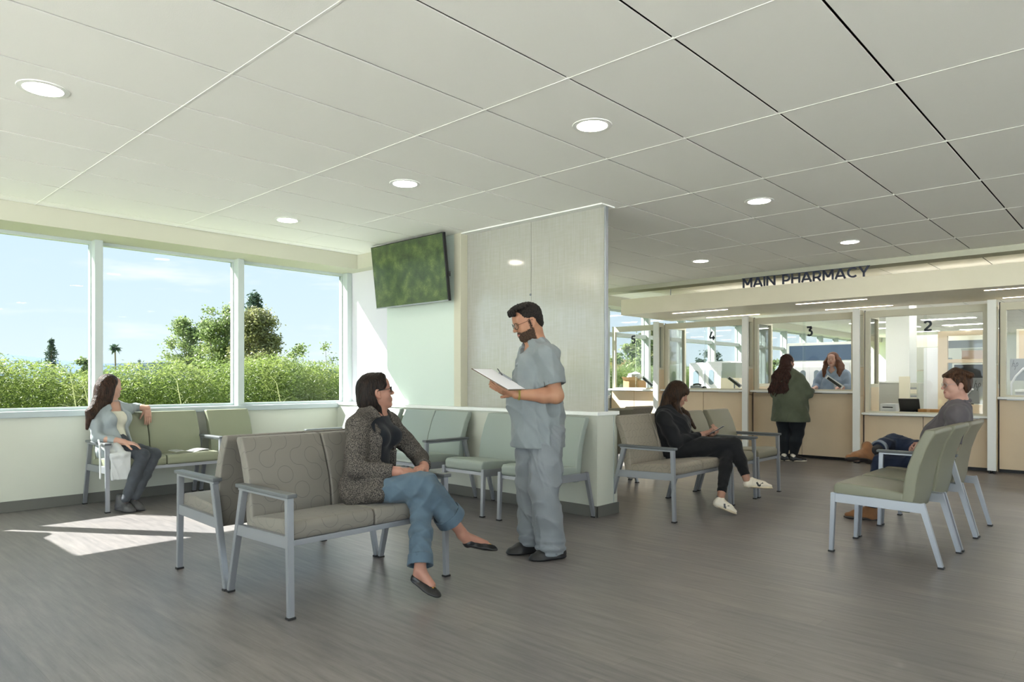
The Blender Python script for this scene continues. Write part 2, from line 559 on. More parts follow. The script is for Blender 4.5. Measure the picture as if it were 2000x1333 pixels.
def resin():
    m = bpy.data.materials.new('linen_resin_panel')
    m.use_nodes = True
    nt = m.node_tree
    for n in list(nt.nodes): nt.nodes.remove(n)
    N = nt.nodes.new; L = nt.links.new
    out = N('ShaderNodeOutputMaterial')
    tc = N('ShaderNodeTexCoord')
    mp = N('ShaderNodeMapping'); mp.inputs['Scale'].default_value = (1, 110, 3)
    L(tc.outputs['Object'], mp.inputs[0])
    n1 = N('ShaderNodeTexNoise'); n1.inputs['Scale'].default_value = 1.0; n1.inputs['Detail'].default_value = 4
    L(mp.outputs[0], n1.inputs[0])
    mp2 = N('ShaderNodeMapping'); mp2.inputs['Scale'].default_value = (1, 7, 60)
    L(tc.outputs['Object'], mp2.inputs[0])
    n2 = N('ShaderNodeTexNoise'); n2.inputs['Scale'].default_value = 1.0; n2.inputs['Detail'].default_value = 3
    L(mp2.outputs[0], n2.inputs[0])
    ad = N('ShaderNodeMath'); ad.operation = 'MULTIPLY_ADD'; ad.inputs[1].default_value = 0.45
    L(n2.outputs[0], ad.inputs[0]); L(n1.outputs[0], ad.inputs[2])
    cr = N('ShaderNodeValToRGB')
    cr.color_ramp.elements[0].position = .55; cr.color_ramp.elements[0].color = srgb(238, 238, 228)
    cr.color_ramp.elements[1].position = .95; cr.color_ramp.elements[1].color = srgb(250, 250, 246)
    L(ad.outputs[0], cr.inputs[0])
    df = N('ShaderNodeBsdfDiffuse'); tl = N('ShaderNodeBsdfTranslucent'); gl = N('ShaderNodeBsdfGlossy')
    gl.inputs['Roughness'].default_value = 0.08
    L(cr.outputs[0], df.inputs[0]); L(cr.outputs[0], tl.inputs[0])
    m0 = N('ShaderNodeMixShader'); m0.inputs[0].default_value = .35
    L(df.outputs[0], m0.inputs[1]); L(tl.outputs[0], m0.inputs[2])
    rf = N('ShaderNodeBsdfRefraction'); rf.inputs['IOR'].default_value = 1.18; rf.inputs['Roughness'].default_value = .32
    L(cr.outputs[0], rf.inputs[0])
    m1 = N('ShaderNodeMixShader'); m1.inputs[0].default_value = .45
    L(m0.outputs[0], m1.inputs[1]); L(rf.outputs[0], m1.inputs[2])
    fr = N('ShaderNodeFresnel'); fr.inputs[0].default_value = 1.5
    m2 = N('ShaderNodeMixShader')
    L(fr.outputs[0], m2.inputs[0]); L(m1.outputs[0], m2.inputs[1]); L(gl.outputs[0], m2.inputs[2])
    L(m2.outputs[0], out.inputs[0])
    return m
M['resin'] = resin()
sp = thing('screen_partition', 'tall translucent linen-textured screen standing on the half wall beside the television', 'screen', (5.09, 4.48, .928))
for a, b in ((3.60, 4.484), (4.488, 5.395)):
    o = MB().box((-.005, a - 4.48, 0), (.005, b - 4.48, CEIL - .93), .001).build('panel', M['resin'], sp)
MB().box((-.02, 3.585 - 4.48, 0), (.02, 3.602 - 4.48, CEIL - .93), .002).build('edge_post', M['steel'], sp)
m = MB().lathe([(.012, -.012), (.012, -.008), (0.004, -.008)], (0, 0, 0), 16)
for v in m.bm.verts: v.co = Vector((v.co.z - .004, v.co.y + .006, v.co.x + 1.12))
m.build('clip', M['steel'], sp, True)
struct(MB().box((4.99, 3.57, CEIL - .012), (5.19, 5.395, CEIL + .001), .002).build('trim_4', M['trim']))

# downlights
M['lamp_on'] = emit('lamp_face', (1.0, 0.90, 0.77, 1), 34.0)
def downlight(x, y, label, idx):
    t = thing('ceiling_light', label, 'ceiling light', (x, y, CEIL), 0, 'round recessed ceiling lights')
    MB().lathe([(.094, -.006), (.120, -.004), (.122, 0.0), (.094, 0.001)], n=32, caps=False).build('trim_ring', M['trim'], t, True)
    MB().lathe([(.0001, -.0045), (.0935, -.0045), (.0935, 0.001), (.0001, .001)], n=32).build('diffuser', M['lamp_on'], t)
names = {(0, 1): 'round recessed ceiling light near the window wall, largest and leftmost in view',
         (1, 0): 'round recessed ceiling light in the middle of the ceiling in front of the translucent screen',
         (1, 1): 'round recessed ceiling light above the seated woman, out from the television',
         (1, 2): 'round recessed ceiling light nearest the top of the windows, dimly warm',
         (2, 0): 'round recessed ceiling light in the middle of the corridor past the screen edge',
         (3, 0): 'round recessed ceiling light above and to the right of the pharmacy sign',
         (3, 1): 'round recessed ceiling light to the left of the pharmacy sign',
         (3, 2): 'small faint round ceiling light at the far left end of the corridor'}
n = 0
for i in range(-2, 4):
    for j in range(-4, 3):
        x, y = 0.992 + 2.4427 * i, 2.530 + 1.8378 * j
        if i == 2 and j >= 1: continue
        seen = (i, j) in names
        n += 1
        if seen:
            downlight(x, y, names[(i, j)], n)
        elif x < -1 or y < -1:
            downlight(x, y, 'round recessed ceiling light above the part of the hall behind the camera', n)

# television
def screen_mat():
    m = mat('television_picture', (0.01, 0.01, 0.01, 1), 0.2, spec=0.5)
    nt = m.node_tree; N = nt.nodes.new; L = nt.links.new
    b = nt.nodes['Principled BSDF']
    tc = N('ShaderNodeTexCoord')
    v = N('ShaderNodeTexNoise'); v.inputs['Scale'].default_value = 80; v.inputs['Detail'].default_value = 9; v.inputs['Roughness'].default_value = .78; v.inputs['Distortion'].default_value = 0.8
    L(tc.outputs['Object'], v.inputs[0])
    n = N('ShaderNodeTexNoise'); n.inputs['Scale'].default_value = 8; n.inputs['Detail'].default_value = 7
    L(tc.outputs['Object'], n.inputs[0])
    ad = N('ShaderNodeMath'); ad.operation = 'MULTIPLY'
    L(v.outputs[0], ad.inputs[0]); L(n.outputs[0], ad.inputs[1])
    cr = N('ShaderNodeValToRGB')
    e = cr.color_ramp.elements
    e[0].position = .13; e[0].color = srgb(38, 66, 30)
    e[1].position = .42; e[1].color = srgb(140, 164, 84)
    k = e.new(.26); k.color = srgb(76, 108, 48)
    L(ad.outputs[0], cr.inputs[0])
    L(cr.outputs[0], b.inputs['Emission Color'])
    b.inputs['Emission Strength'].default_value = .27
    return m
tv = thing('television', 'wall-mounted flat television showing dense green leaves, tilted down', 'television', (4.81, 6.055, 2.40))
tilt = Euler((0, math.radians(-6.6), 0))
body = MB().box((-.012, -.632, -.357), (.028, .632, .357), .004).build('casing', M['dark'], tv)
body.rotation_euler = tilt
scr = MB().box((-.0145, -.622, -.345), (-.0125, .622, .347)).build('screen', screen_mat(), tv)
scr.rotation_euler = tilt
bz = MB().box((-.015, -.632, -.359), (-.011, .632, -.346), .001).build('lower_bezel', M['steel'], tv)
bz.rotation_euler = tilt
MB().box((.03, -.2, -.18), (.07, .2, .18), .004).beam((.06, -.12, .1), (.18, -.12, .12), .03, .05).beam((.06, .12, .1), (.18, .12, .12), .03, .05).box((.165, -.2, -.1), (.18, .2, .2)).build('wall_bracket', M['dark'], tv)
MB().box((.02, -.65, -.10), (.045, -.634, -.05), .003).build('side_cable_clip', M['dark'], tv)

# ------------------------------------------------------------------ chairs
def profile_pad(pts_front, pts_back):
    return pts_front + pts_back[::-1]

_cache = {}
def bent_back(x0, x1, m, parent, name='backrest', bottom=.33):
    poly = [(.085, bottom), (.105, .44), (.112, .52), (.135, .64), (.180, .77), (.232, .872), (.238, .884)]
    back = [(.150, bottom), (.178, .44), (.186, .52), (.208, .64), (.250, .77), (.298, .862), (.292, .886)]
    mb = MB().prism(poly + back[::-1], x0, x1, 0, .011, 3)
    return mb.build(name, m, parent, True, 50)

def make_chair(n=1, arms=(False, False), fabric='sage', seatw=.535, label='', loc=(0, 0, 0), rz=0, group=None, name=None, cap=None):
    nm = name or ('waiting_chair' if n == 1 else 'waiting_bench')
    t = thing(nm, label, 'chair' if n == 1 else 'bench', loc, rz, group)
    fab = M[fabric]
    W = n * seatw
    S = M['steel']
    for k in range(n):
        a = -W / 2 + k * seatw + (.034 if k == 0 else .004)
        b = -W / 2 + (k + 1) * seatw - (.034 if k == n - 1 else .004)
        poly = [(-.318, .392), (-.330, .41), (-.330, .462), (-.312, .486), (-.22, .488), (.05, .466), (.115, .455), (.115, .392)]
        MB().prism(poly, a, b, 0, .014, 3).build('seat', fab, t, True, 50)
        bent_back(a, b, fab, t)
    MB().box((-W / 2 + .02, -.322, .362), (W / 2 - .02, -.292, .392), .002).build('front_rail', S, t)
    MB().box((-W / 2 + .02, .05, .362), (W / 2 - .02, .085, .392), .002).build('rear_rail', S, t)
    for s_, has in ((-1, arms[0]), (1, arms[1])):
        x = s_ * (W / 2 - .0175)
        m = MB()
        m.beam((x, -.328, .385), (x, .232, .372), .028, .062, bev=.002)
        m.build('side_rail', S, t)
        zt = .612 if has else .418
        leg = MB().beam((x, -.338, .008), (x, -.322, zt), .034, .026, up=(0, 1, 0), w2=.036, h2=.034, bev=.003)
        l1 = leg.build('front_leg', S, t)
        if has:
            leg = MB().beam((x, .333, .008), (x, .165, .612), .034, .028, up=(0, 1, 0), w2=.036, h2=.04, bev=.003)
        else:
            leg = MB().beam((x, .333, .008), (x, .222, .405), .034, .028, up=(0, 1, 0), w2=.036, h2=.036, bev=.003)
        l2 = leg.build('rear_leg', S, t)
        MB().box((x - .022, -.356, 0), (x + .022, -.320, .011), .003).build('foot_glide', M['glide'], l1)
        MB().box((x - .022, .316, 0), (x + .022, .352, .011), .003).build('foot_glide', M['glide'], l2)
        if has:
            MB().box((x - .018, -.335, .598), (x + .018, .20, .612), .002).build('arm_bar', S, t)
            a_ = MB().box((x - .029, -.355, .612), (x + .029, .215, .634), .006, 3).build('armrest', M['arm_cap'] if cap is None else cap, t, True)
    return t

# the two back-to-back benches in front (grey swirl fabric)
make_chair(2, (True, True), 'swirl', .54, 'two-seat grey swirl-patterned bench in front, the woman in the tweed jacket sits on it', (2.308, 3.532, 0), 0)
make_chair(2, (True, True), 'swirl', .54, 'two-seat grey swirl-patterned bench turned to the windows, back to back with the front bench', (2.304, 4.238, 0), math.pi)
# along the windows
G1 = 'green seats along the window wall'
make_chair(2, (True, True), 'sage', .54, 'two-seat green bench under the windows where the woman in the cardigan sits', (2.60, 7.30, 0), 0, G1)
make_chair(1, (False, False), 'sage', .54, 'single green chair under the windows, just past the end of the two-seat bench', (3.45, 7.30, 0), 0, G1)
# along the partition, facing -x
G2 = 'pale green seats along the partition'
RZ = -math.pi / 2
make_chair(1, (False, False), 'sage2', .545, 'armless pale green chair at the open end of the partition, behind the standing man', (4.60, 3.872, 0), RZ, G2)
make_chair(1, (False, False), 'sage2', .555, 'armless pale green chair in front of the translucent screen, second from the partition end', (4.60, 4.592, 0), RZ, G2)
make_chair(2, (True, True), 'sage2', .54, 'two-seat pale green bench with arms below the television', (4.60, 5.63, 0), RZ, G2)
make_chair(2, (True, True), 'sage2', .54, 'two-seat pale green bench in the corner, mostly hidden behind the woman in glasses', (4.60, 6.74, 0), RZ, G2)
# right of the screen: a row facing -y and one behind it facing the windows
make_chair(2, (True, True), 'swirl2', .54, 'two-seat taupe bench with grey arms where the woman in black sits', (5.73, 3.315, 0), 0)
make_chair(1, (False, True), 'taupe', .55, 'olive chair with one arm right next to the woman in black', (6.565, 3.315, 0), 0)
make_chair(1, (False, True), 'taupe', .56, 'olive chair with one arm at the far end of the row, by the pharmacy', (7.165, 3.315, 0), 0)
G3 = 'grey seats turned to the far windows'
make_chair(1, (False, False), 'taupe', .55, 'dark chair seen from behind, nearest the partition end', (6.72, 4.82, 0), math.pi - .12, G3)
make_chair(1, (False, False), 'swirl2', .55, 'dark chair seen from behind, second from the partition end', (7.38, 4.95, 0), math.pi - .12, G3)
# right foreground row facing the windows
make_chair(1, (False, False), 'moss', .58, 'armless green chair nearest the viewer in the right-hand row, its seat empty', (5.375, 1.335, 0), math.pi)
make_chair(1, (True, False), 'moss', .58, 'green chair with one arm between the nearest empty chair and the seated man', (5.99, 1.335, 0), math.pi)
make_chair(1, (False, False), 'taupe', .60, 'taupe chair the man in the grey shirt sits on, far end of the row', (6.605, 1.335, 0), math.pi)
# ------------------------------------------------------------------ pharmacy front
struct(MB().box((XE, YS, 0), (XE + .2, YN + .2, CEIL)).build('wall_east', M['wall']))
# floating canopy with slot lights
cn = thing('ceiling_canopy', 'long pale maple canopy floating over the pharmacy counters, sign letters standing on it', 'canopy', (10.6, 2.0, 2.30))
MB().box((9.73 - 10.6, -6 - 2.0, 0), (11.38 - 10.6, 6.567 - 2.0, .258), .002).build('soffit_box', M['canopy'], cn)
M['slot'] = emit('slot_light', (1.0, .80, .62, 1), 7.0)
for k, y in enumerate((5.3, 3.31, 1.05, -1.0)):
    for x, o in ((10.05, 0), (11.14, -.04)):
        MB().box((x - 10.6 - .014, y + o - .47 - 2.0, -.004), (x - 10.6 + .014, y + o + .47 - 2.0, .003)).build('slot_light', M['slot'], cn)
# unseen glowing strips added on the canopy to brighten the ceiling behind the sign
M['added_glow'] = emit('added_glow_strip', (1, .95, .88, 1), 1.3)
for y in (4.6, 1.6, -1.4):
    MB().box((.45, y - 2.0 - 1.3, .262), (.52, y - 2.0 + 1.3, .272)).build('added_glow_strip', M['added_glow'], cn)
# three drop rods up to the structure
MB().tube([(-.4, 3.9, .25), (-.4, 3.9, .47)], .008).tube([(.4, 1.9, .25), (.4, 1.9, .47)], .008).tube([(-.4, -1.9, .25), (-.4, -1.9, .47)], .008).tube([(.4, -4.9, .25), (.4, -4.9, .47)], .008).build('hanger_rod', M['steel'], cn)

# geometric sans letters as strokes (unit height 1)
def arc(cx, cy, rx, ry, a0, a1, n=10):
    return [(cx + rx * math.cos(math.radians(a0 + (a1 - a0) * i / n)), cy + ry * math.sin(math.radians(a0 + (a1 - a0) * i / n))) for i in range(n + 1)]
T = .085
GL = {
 'M': (1.02, [[(T, 0), (T, 1)], [(.1, .96), (.51, .28)], [(.51, .28), (.92, .96)], [(.935, 0), (.935, 1)]]),
 'A': (.98, [[(.05, 0), (.46, .97)], [(.50, .97), (.92, 0)], [(.2, .27), (.78, .27)]]),
 'I': (.17, [[(T, 0), (T, 1)]]),
 'N': (.93, [[(T, 0), (T, 1)], [(.1, .95), (.83, .05)], [(.845, 0), (.845, 1)]]),
 'P': (.78, [[(T, 0), (T, 1)], [(T, .915), (.42, .915)] + arc(.42, .625, .29, .29, 90, -90) + [(T, .335)]]),
 'H': (.88, [[(T, 0), (T, 1)], [(.795, 0), (.795, 1)], [(T, .5), (.795, .5)]]),
 'R': (.82, [[(T, 0), (T, 1)], [(T, .915), (.42, .915)] + arc(.42, .635, .28, .28, 90, -90) + [(T, .355)], [(.45, .36), (.73, 0)]]),
 'C': (.92, [arc(.52, .5, .43, .42, 47, 313, 18)]),
 'Y': (.90, [[(.04, 1), (.44, .38)], [(.86, 1), (.44, .38)], [(.44, .42), (.44, 0)]]),
 '2': (.70, [arc(.33, .67, .25, .245, 165, -32, 12) + [(.09, .09)], [(.06, .075), (.66, .075)]]),
 '3': (.70, [[(.08, .925), (.58, .925)], [(.56, .89), (.32, .58)], [(.27, .565), (.36, .565)] + arc(.34, .32, .245, .245, 80, -140, 12)]),
 '4': (.78, [[(.40, 1), (.08, .30)], [(.06, .27), (.74, .27)], [(.55, 0), (.55, .52)]]),
 '5': (.68, [[(.62, .925), (.16, .925)], [(.17, .96), (.13, .55)], [(.10, .565), (.33, .565)] + arc(.33, .32, .24, .245, 90, -140, 12)]),
}
def lettering(text, h, org, ux, uz, m, depth, weight=.17, gap=.16, parent=None, name='letter'):
    x = 0
    out = []
    for ch in text:
        if ch == ' ':
            x += .60; continue
        w, st = GL[ch]
        mb = MB()
        for s in st:
            mb.stroke([((p[0] + x) * h, p[1] * h) for p in s], weight * h, depth, org, ux, uz)
        out.append(mb.build(name, m, parent))
        x += w + gap
    return x - gap

def text_w(text, gap=.16):
    return sum(.60 if c == ' ' else GL[c][0] + gap for c in text) - gap
sg = thing('pharmacy_sign', 'navy MAIN PHARMACY lettering standing along the canopy edge', 'sign', (9.70, 4.425, 2.558))
h = .138
W0 = 1.708
g = (W0 / h - text_w('MAIN PHARMACY', 0)) / 11
lettering('MAIN PHARMACY', h, (0, 0, .002), (0, -1, 0), (0, 0, 1), M['navy'], .025, .158, g, sg)
MB().box((.004, -1.72, .134), (.012, .012, .142)).build('support_rail', M['navy'], sg)

# fins between the counter bays
FIN = [1.595, 3.232, 4.915, 6.572]
fw = .094
fin_lab = ['white counter divider post nearest the right edge, between windows 1 and 2', 'white counter divider post between windows 2 and 3',
           'white counter divider post between windows 3 and 4', 'white counter divider post between windows 4 and 5']
M['frame'] = mat('window_frame_beige', srgb(212, 208, 188), 0.4)
for y1, lb in zip(FIN, fin_lab):
    y0 = y1 - fw
    t = thing('counter_divider', lb, 'divider', (10.75, y0, 0), 0, 'dividers between the counter windows')
    MB().box((0, 0, .035), (.045, fw, 2.25), .003).build('front_post', M['trim'], t)
    MB().box((.045, .008, .035), (.225, fw - .008, .975), .002).box((.045, .008, .981), (.225, fw - .008, 1.398), .002).build('laminate_panel', M['panel_tan'], t)
    MB().box((.045, .008, 1.402), (.075, fw - .008, 2.235)).box((.195, .008, 1.402), (.225, fw - .008, 2.235)).box((.075, .008, 1.402), (.195, fw - .008, 1.432)).box((.075, .008, 2.16), (.195, fw - .008, 2.235)).build('side_window_frame', M['frame'], t)
    MB().box((.07, .044, 1.42), (.20, .050, 2.17)).build('side_glass', M['glass_in'], t)
    # inner part behind the glass
    MB().box((.29, .02, .0), (1.05, fw - .02, 1.10), .002).build('inner_panel', M['panel_tan'], t)
    MB().box((.29, .02, 1.10), (.34, fw - .02, 2.21)).box((1.0, .02, 1.10), (1.05, fw - .02, 2.21)).box((.34, .02, 1.10), (1.0, fw - .02, 1.15)).box((.34, .02, 2.15), (1.0, fw - .02, 2.21)).build('inner_frame', M['frame'], t)
    MB().box((.33, .044, 1.14), (1.01, .050, 2.16)).build('inner_glass', M['glass_in'], t)
    MB().box((.0, .01, 0), (.06, .03, .035)).box((.0, .06, 0), (.06, .08, .035)).box((.1, .03, 0), (1.0, .06, .035)).build('foot_glide', M['dark'], t)

bays = [(None, FIN[0] - fw, -.15, .99, '1'), (FIN[0], FIN[1] - fw, 1.60, .735, '2'), (FIN[1], FIN[2] - fw, 3.24, 1.045, '3'),
        (FIN[2], FIN[3] - fw, 4.92, 1.045, '4'), (FIN[3], 7.62, 6.58, 1.045, '5')]
desk_lab = {'1': 'maple counter front under window 1 at the right edge', '2': 'low maple counter front under window 2',
            '3': 'maple counter front under window 3 where the woman in green leans', '4': 'maple counter front under window 4',
            '5': 'maple counter front under window 5 beside the outside windows'}
for a, b, c, ch, num in bays:
    y0, y1 = c, b
    yc = (y0 + y1) / 2
    t = thing('service_counter', desk_lab[num], 'counter', (10.95, yc, 0), 0, 'counters under the numbered windows')
    hw = (y1 - y0) / 2 - .002
    ctop = ch - .03
    m1 = MB()
    for s0, s1 in ((-hw, -.004), (.004, hw)):
        m1.box((0, s0, .045), (.02, s1, ctop - .012), .002)
    m1.build('front_panel', M['panel_tan'], t)
    MB().box((.021, -hw, .03), (.03, hw, ctop - .004)).box((.05, -hw, .0), (.07, hw, .05)).build('shadow_gap_liner', M['dark'], t)
    MB().box((-.12, -hw, ctop), (.62, hw, ch), .003).build('ledge', M['trim'], t)
    MB().box((-.10, -hw + .1, ctop - .012), (-.07, -hw + .45, ctop)).build('ledge_bracket', M['steel'], t)
    MB().box((-.10, hw - .4, ctop - .012), (-.07, hw - .1, ctop)).build('ledge_bracket', M['steel'], t)
    MB().box((.30, -hw, .0), (.60, hw, ctop), .002).build('rear_cabinet', M['canopy'], t)
    # glazed front above the ledge
    w = thing('service_window', 'glazed service window number ' + num + ' above its counter', 'window', (11.0, yc, ch), 0, 'numbered service windows')
    H_ = 2.222 - ch
    MB().box((-.03, hw - .075, 0), (.03, hw - .012, H_), .003).box((-.03, -hw + .012, 0), (.03, -hw + .075, H_), .003).box((-.03, -hw + .075, H_ - .10), (.03, hw - .075, H_), .003).box((-.025, -hw + .075, 0), (.025, hw - .075, .022), .002).build('frame', M['frame'], w)
    MB().box((-.012, hw - .012, .002), (.012, hw + .001, H_ + .01)).build('black_gasket', M['dark'], w)
    MB().box((-.004, hw - .008, .045), (.03, hw + .001, ctop)).build('black_gasket', M['dark'], t)
    MB().box((-.004, -hw + .07, .02), (.004, .0, H_ - .09)).box((.006, -.03, .02), (.014, hw - .07, H_ - .09)).build('pane', M['glass_in'], w)
    if num != '1':
        wn = GL[num][0] * .15
        lettering(num, .15, (-.007, {'2': 2.32, '3': 3.93, '4': 5.56, '5': 7.145}[num] - yc + wn / 2, 1.893 - ch), (0, -1, 0), (0, 0, 1), mat('grey_numeral_' + num, srgb(48, 54, 64), .5), .002, .20, parent=w, name='numeral')

# ------------------------------------------------------------------ pharmacy interior
def simple(name, label, cat, loc, boxes, m, bev=.004, group=None, rz=0):
    t = thing(name, label, cat, loc, rz, group)
    for nm, bl, mm in boxes:
        mb = MB()
        for b in bl:
            mb.box(b[0], b[1], bev)
        mb.build(nm, mm or m, t)
    return t

M['machine'] = mat('machine_white', srgb(232, 234, 238), .35)
M['oval'] = mat('oval_grey_glass', srgb(122, 136, 146), .2)
def machine(label, x, y0, y1, n, z1, group):
    t = thing('dispensing_cabinet', label, 'cabinet', (x, (y0 + y1) / 2, 0), 0, group)
    w = y1 - y0
    MB().box((0, -w / 2, 0), (.7, w / 2, z1), .03, 3).build('cabinet_body', M['machine'], t, True)
    for k in range(n):
        a = -w / 2 + k * w / n + .012; b = -w / 2 + (k + 1) * w / n - .012
        d = MB().box((-.02, a, .1), (.0, b, z1 - .1), .006).build('door', M['machine'], t)
        c = (a + b) / 2
        rz_, ry_ = .16, min(.075, (b - a) * .22)
        poly = [(c + ry_ * math.cos(q), z1 - .33 + (rz_ - ry_) * (1 if math.sin(q) > 0 else -1) + ry_ * math.sin(q)) for q in [2 * math.pi * i / 24 for i in range(24)]]
        MB().prism(poly, -.028, -.018, 0).build('oval_window', M['oval'], d)
        MB().tube([(-.03, c - .07, .62), (-.04, c - .06, .80), (-.04, c, .86), (-.04, c + .06, .80), (-.03, c + .07, .62)], .010).build('curved_handle', M['grey_plastic'], d)
G4 = 'white cabinets with oval windows'
machine('white dispensing cabinet with one oval window, behind window 4 at its left', 13.5, 7.02, 7.36, 1, 1.58, G4)
machine('double white dispensing cabinet with two oval windows, behind window 4', 13.5, 6.40, 6.98, 2, 1.60, G4)
machine('wide white dispensing cabinet with oval windows, behind the two women at window 3', 14.5, 4.62, 5.72, 4, 1.58, G4)

simple('notice_board', 'long dark blue board with a white frame behind window 3', 'board', (15.2, 5.2, 1.55), [('board_face', [((-.02, -.66, .08), (0, .66, .40))], mat('slate_blue', srgb(70, 92, 118), .5)), ('frame', [((0, -.72, .02), (.03, .72, .46))], M['trim']), ('support', [((.0, -.6, -1.55), (.03, -.55, .03)), ((.0, .55, -1.55), (.03, .6, .03))], M['trim'])], M['trim'])
simple('wall_cabinet', 'tall grey cabinet standing to the right of the oval-windowed cabinets behind window 4', 'cabinet', (12.8, 6.10, 0), [('cabinet_body', [((0, -.19, 0), (.5, .19, 1.25))], M['canopy']), ('upper_box', [((0.05, -.10, 1.25), (.45, .19, 1.55))], M['sage2'])], M['canopy'])
# payment terminal: tilted screen on an arm over a base
def terminal(label, x, y, z, group):
    t = thing('payment_terminal', label, 'terminal', (x, y, z), 0, group)
    MB().box((-.05, -.05, 0), (.05, .05, .012), .003).tube([(0, 0, .01), (0, .0, .12)], .012).build('stand', M['steel'], t)
    m = MB().beam((0, -.12, .05), (0, .12, .22), .06, .018, up=(-1, 0, .2)).build('tilted_screen', M['light_plastic'], t)
    MB().beam((-.012, -.10, .055), (-.012, .10, .20), .04, .004, up=(-1, 0, .2)).build('display', M['dark'], t)
    return t
G5 = 'tilted terminals on the counter ledges'
terminal('tilted white payment terminal on the ledge of window 3 in front of the pharmacist', 11.30, 3.66, 1.045, G5)
terminal('tilted white payment terminal at the right end of the ledge of window 4', 11.30, 5.30, 1.045, G5)
terminal('tilted white payment terminal at the right end of the ledge of window 5', 11.30, 7.02, 1.045, G5)

def phone(label, x, y, z, group):
    t = thing('desk_phone', label, 'telephone', (x, y, z), 0, group)
    MB().prism([(-.09, 0), (.09, 0), (.09, .02), (-.09, .07)], -.1, .1, 1, .004).build('phone_base', M['grey_plastic'], t)
    MB().tube([(-.02, -.08, .075), (-.01, -.03, .09), (-.01, .03, .09), (-.02, .08, .075)], .016).build('handset', M['dark'], t)
phone('grey desk phone on the ledge of window 4 beside the dark-haired head', 11.35, 6.02, 1.045, 'phones on the ledge')
m = MB().lathe([(.045, 0), (.05, .01), (.03, .05), (.01, .055)], n=20)
o = m.build('hand_scanner_dock', M['dark'], None, True); o.location = (11.3, 5.86, 1.045); tag(o, 'small round black scanner dock on the ledge of window 4', 'scanner')
# cardboard box with a plastic bag behind window 5
M['card'] = mat('cardboard', srgb(198, 156, 112), .8)
t = thing('cardboard_box', 'open cardboard box on the counter behind window 5', 'box', (11.40, 7.38, 1.045))
MB().box((-.14, -.17, 0), (.14, .17, .16)).build('box_body', M['card'], t)
MB().beam((-.14, 0, .16), (-.19, 0, .22), .34, .004, up=(1, 0, 0)).build('flap', M['card'], t)
o = np_bag = MB()
bmesh.ops.create_icosphere(o.bm, subdivisions=3, radius=.12)
random.seed(4)
for v in o.bm.verts:
    v.co = Vector((v.co.x, v.co.y * 1.25, v.co.z * .7)) * (1 + random.uniform(-.12, .12))
b_ = o.build('plastic_bag', mat('white_plastic_film', srgb(236, 238, 240), .3), None, True); b_.location = (11.40, 7.38, 1.045 + .235)
tag(b_, 'crumpled white plastic bag lying in the open cardboard box', 'bag')

# window 2 items (low counter, z .735)
simple('receipt_printer', 'white printer on the low counter behind window 2, at its left', 'printer', (11.45, 2.92, .735), [('printer_body', [((-.1, -.10, 0), (.12, .10, .12))], M['light_plastic']), ('output_slot', [((-.104, -.07, .06), (-.098, .07, .075))], M['dark'])], M['light_plastic'])
t = thing('point_of_sale_screen', 'black tilted screen on the low counter behind window 2', 'screen', (11.4, 2.66, .735))
MB().beam((.03, -.02, .01), (-.06, -.02, .20), .27, .022, up=(1, 0, .3), bev=.004).build('display', M['dark'], t)
MB().box((-.08, -.1, 0), (.08, .1, .02), .005).build('stand', M['dark'], t)
t = thing('parcel_box', 'flat brown cardboard box on the low counter behind window 2', 'box', (11.35, 2.37, .735))
MB().box((-.1, -.13, 0), (.1, .13, .055), .003).build('box_body', mat('brown_card', srgb(176, 128, 76), .8), t)
MB().box((-.101, -.02, .0), (-.1, .02, .055)).build('tape', M['card'], t)
# monitor with script logo and its arm
def script_logo(org, h, parent, mm):
    mb = MB()
    ux, uz = (0, -1, 0), (0, 0, 1)
    mb.stroke([(0, 0), (.10 * h, .5 * h), (.22 * h, 1.0 * h)], .05 * h, .003, org, ux, uz)
    mb.stroke([(.04 * h, .35 * h), (.2 * h, .6 * h), (.3 * h, .55 * h), (.24 * h, .2 * h), (.28 * h, .05 * h), (.36 * h, .15 * h)], .05 * h, .003, org, ux, uz)
    mb.stroke([(.56 * h, .62 * h), (.44 * h, .1 * h), (.32 * h, -.45 * h)], .05 * h, .003, org, ux, uz)
    mb.stroke([(.5 * h, .5 * h), (.66 * h, .64 * h), (.74 * h, .45 * h), (.62 * h, .12 * h), (.48 * h, .1 * h)], .05 * h, .003, org, ux, uz)
    return mb.build('logo', mm, parent)
def monitor(label, x, y, z, w, hh, group=None, table=.735, logo_y=0.0):
    t = thing('computer_monitor', label, 'monitor', (x, y, z), 0, group)
    MB().box((-.02, -w / 2, 0), (.0, w / 2, hh), .006).build('monitor_back', M['grey_plastic'], t)
    MB().box((0, -w / 2 + .01, .01), (.004, w / 2 - .01, hh - .01)).build('display', M['dark'], t)
    script_logo((-.021, logo_y, hh * .62), .11, t, M['dark'])
    MB().tube([(-.02, .05, hh * .55), (-.07, .06, hh * .55), (-.10, .16, hh * .2), (-.10, .22, -.05)], .017).tube([(-.10, .22, -.05), (-.10, .22, table - z + .0)], .014).build('monitor_arm', M['light_plastic'], t)
monitor('grey monitor seen from behind with script logo and white arm, behind window 2', 12.15, 1.93, .86, .52, .38, 'monitors seen from behind', .0, .03)
monitor('grey monitor seen from behind with script logo, behind window 1 at the right edge', 13.9, 1.50, 1.20, .50, .36, 'monitors seen from behind', .0, .22)
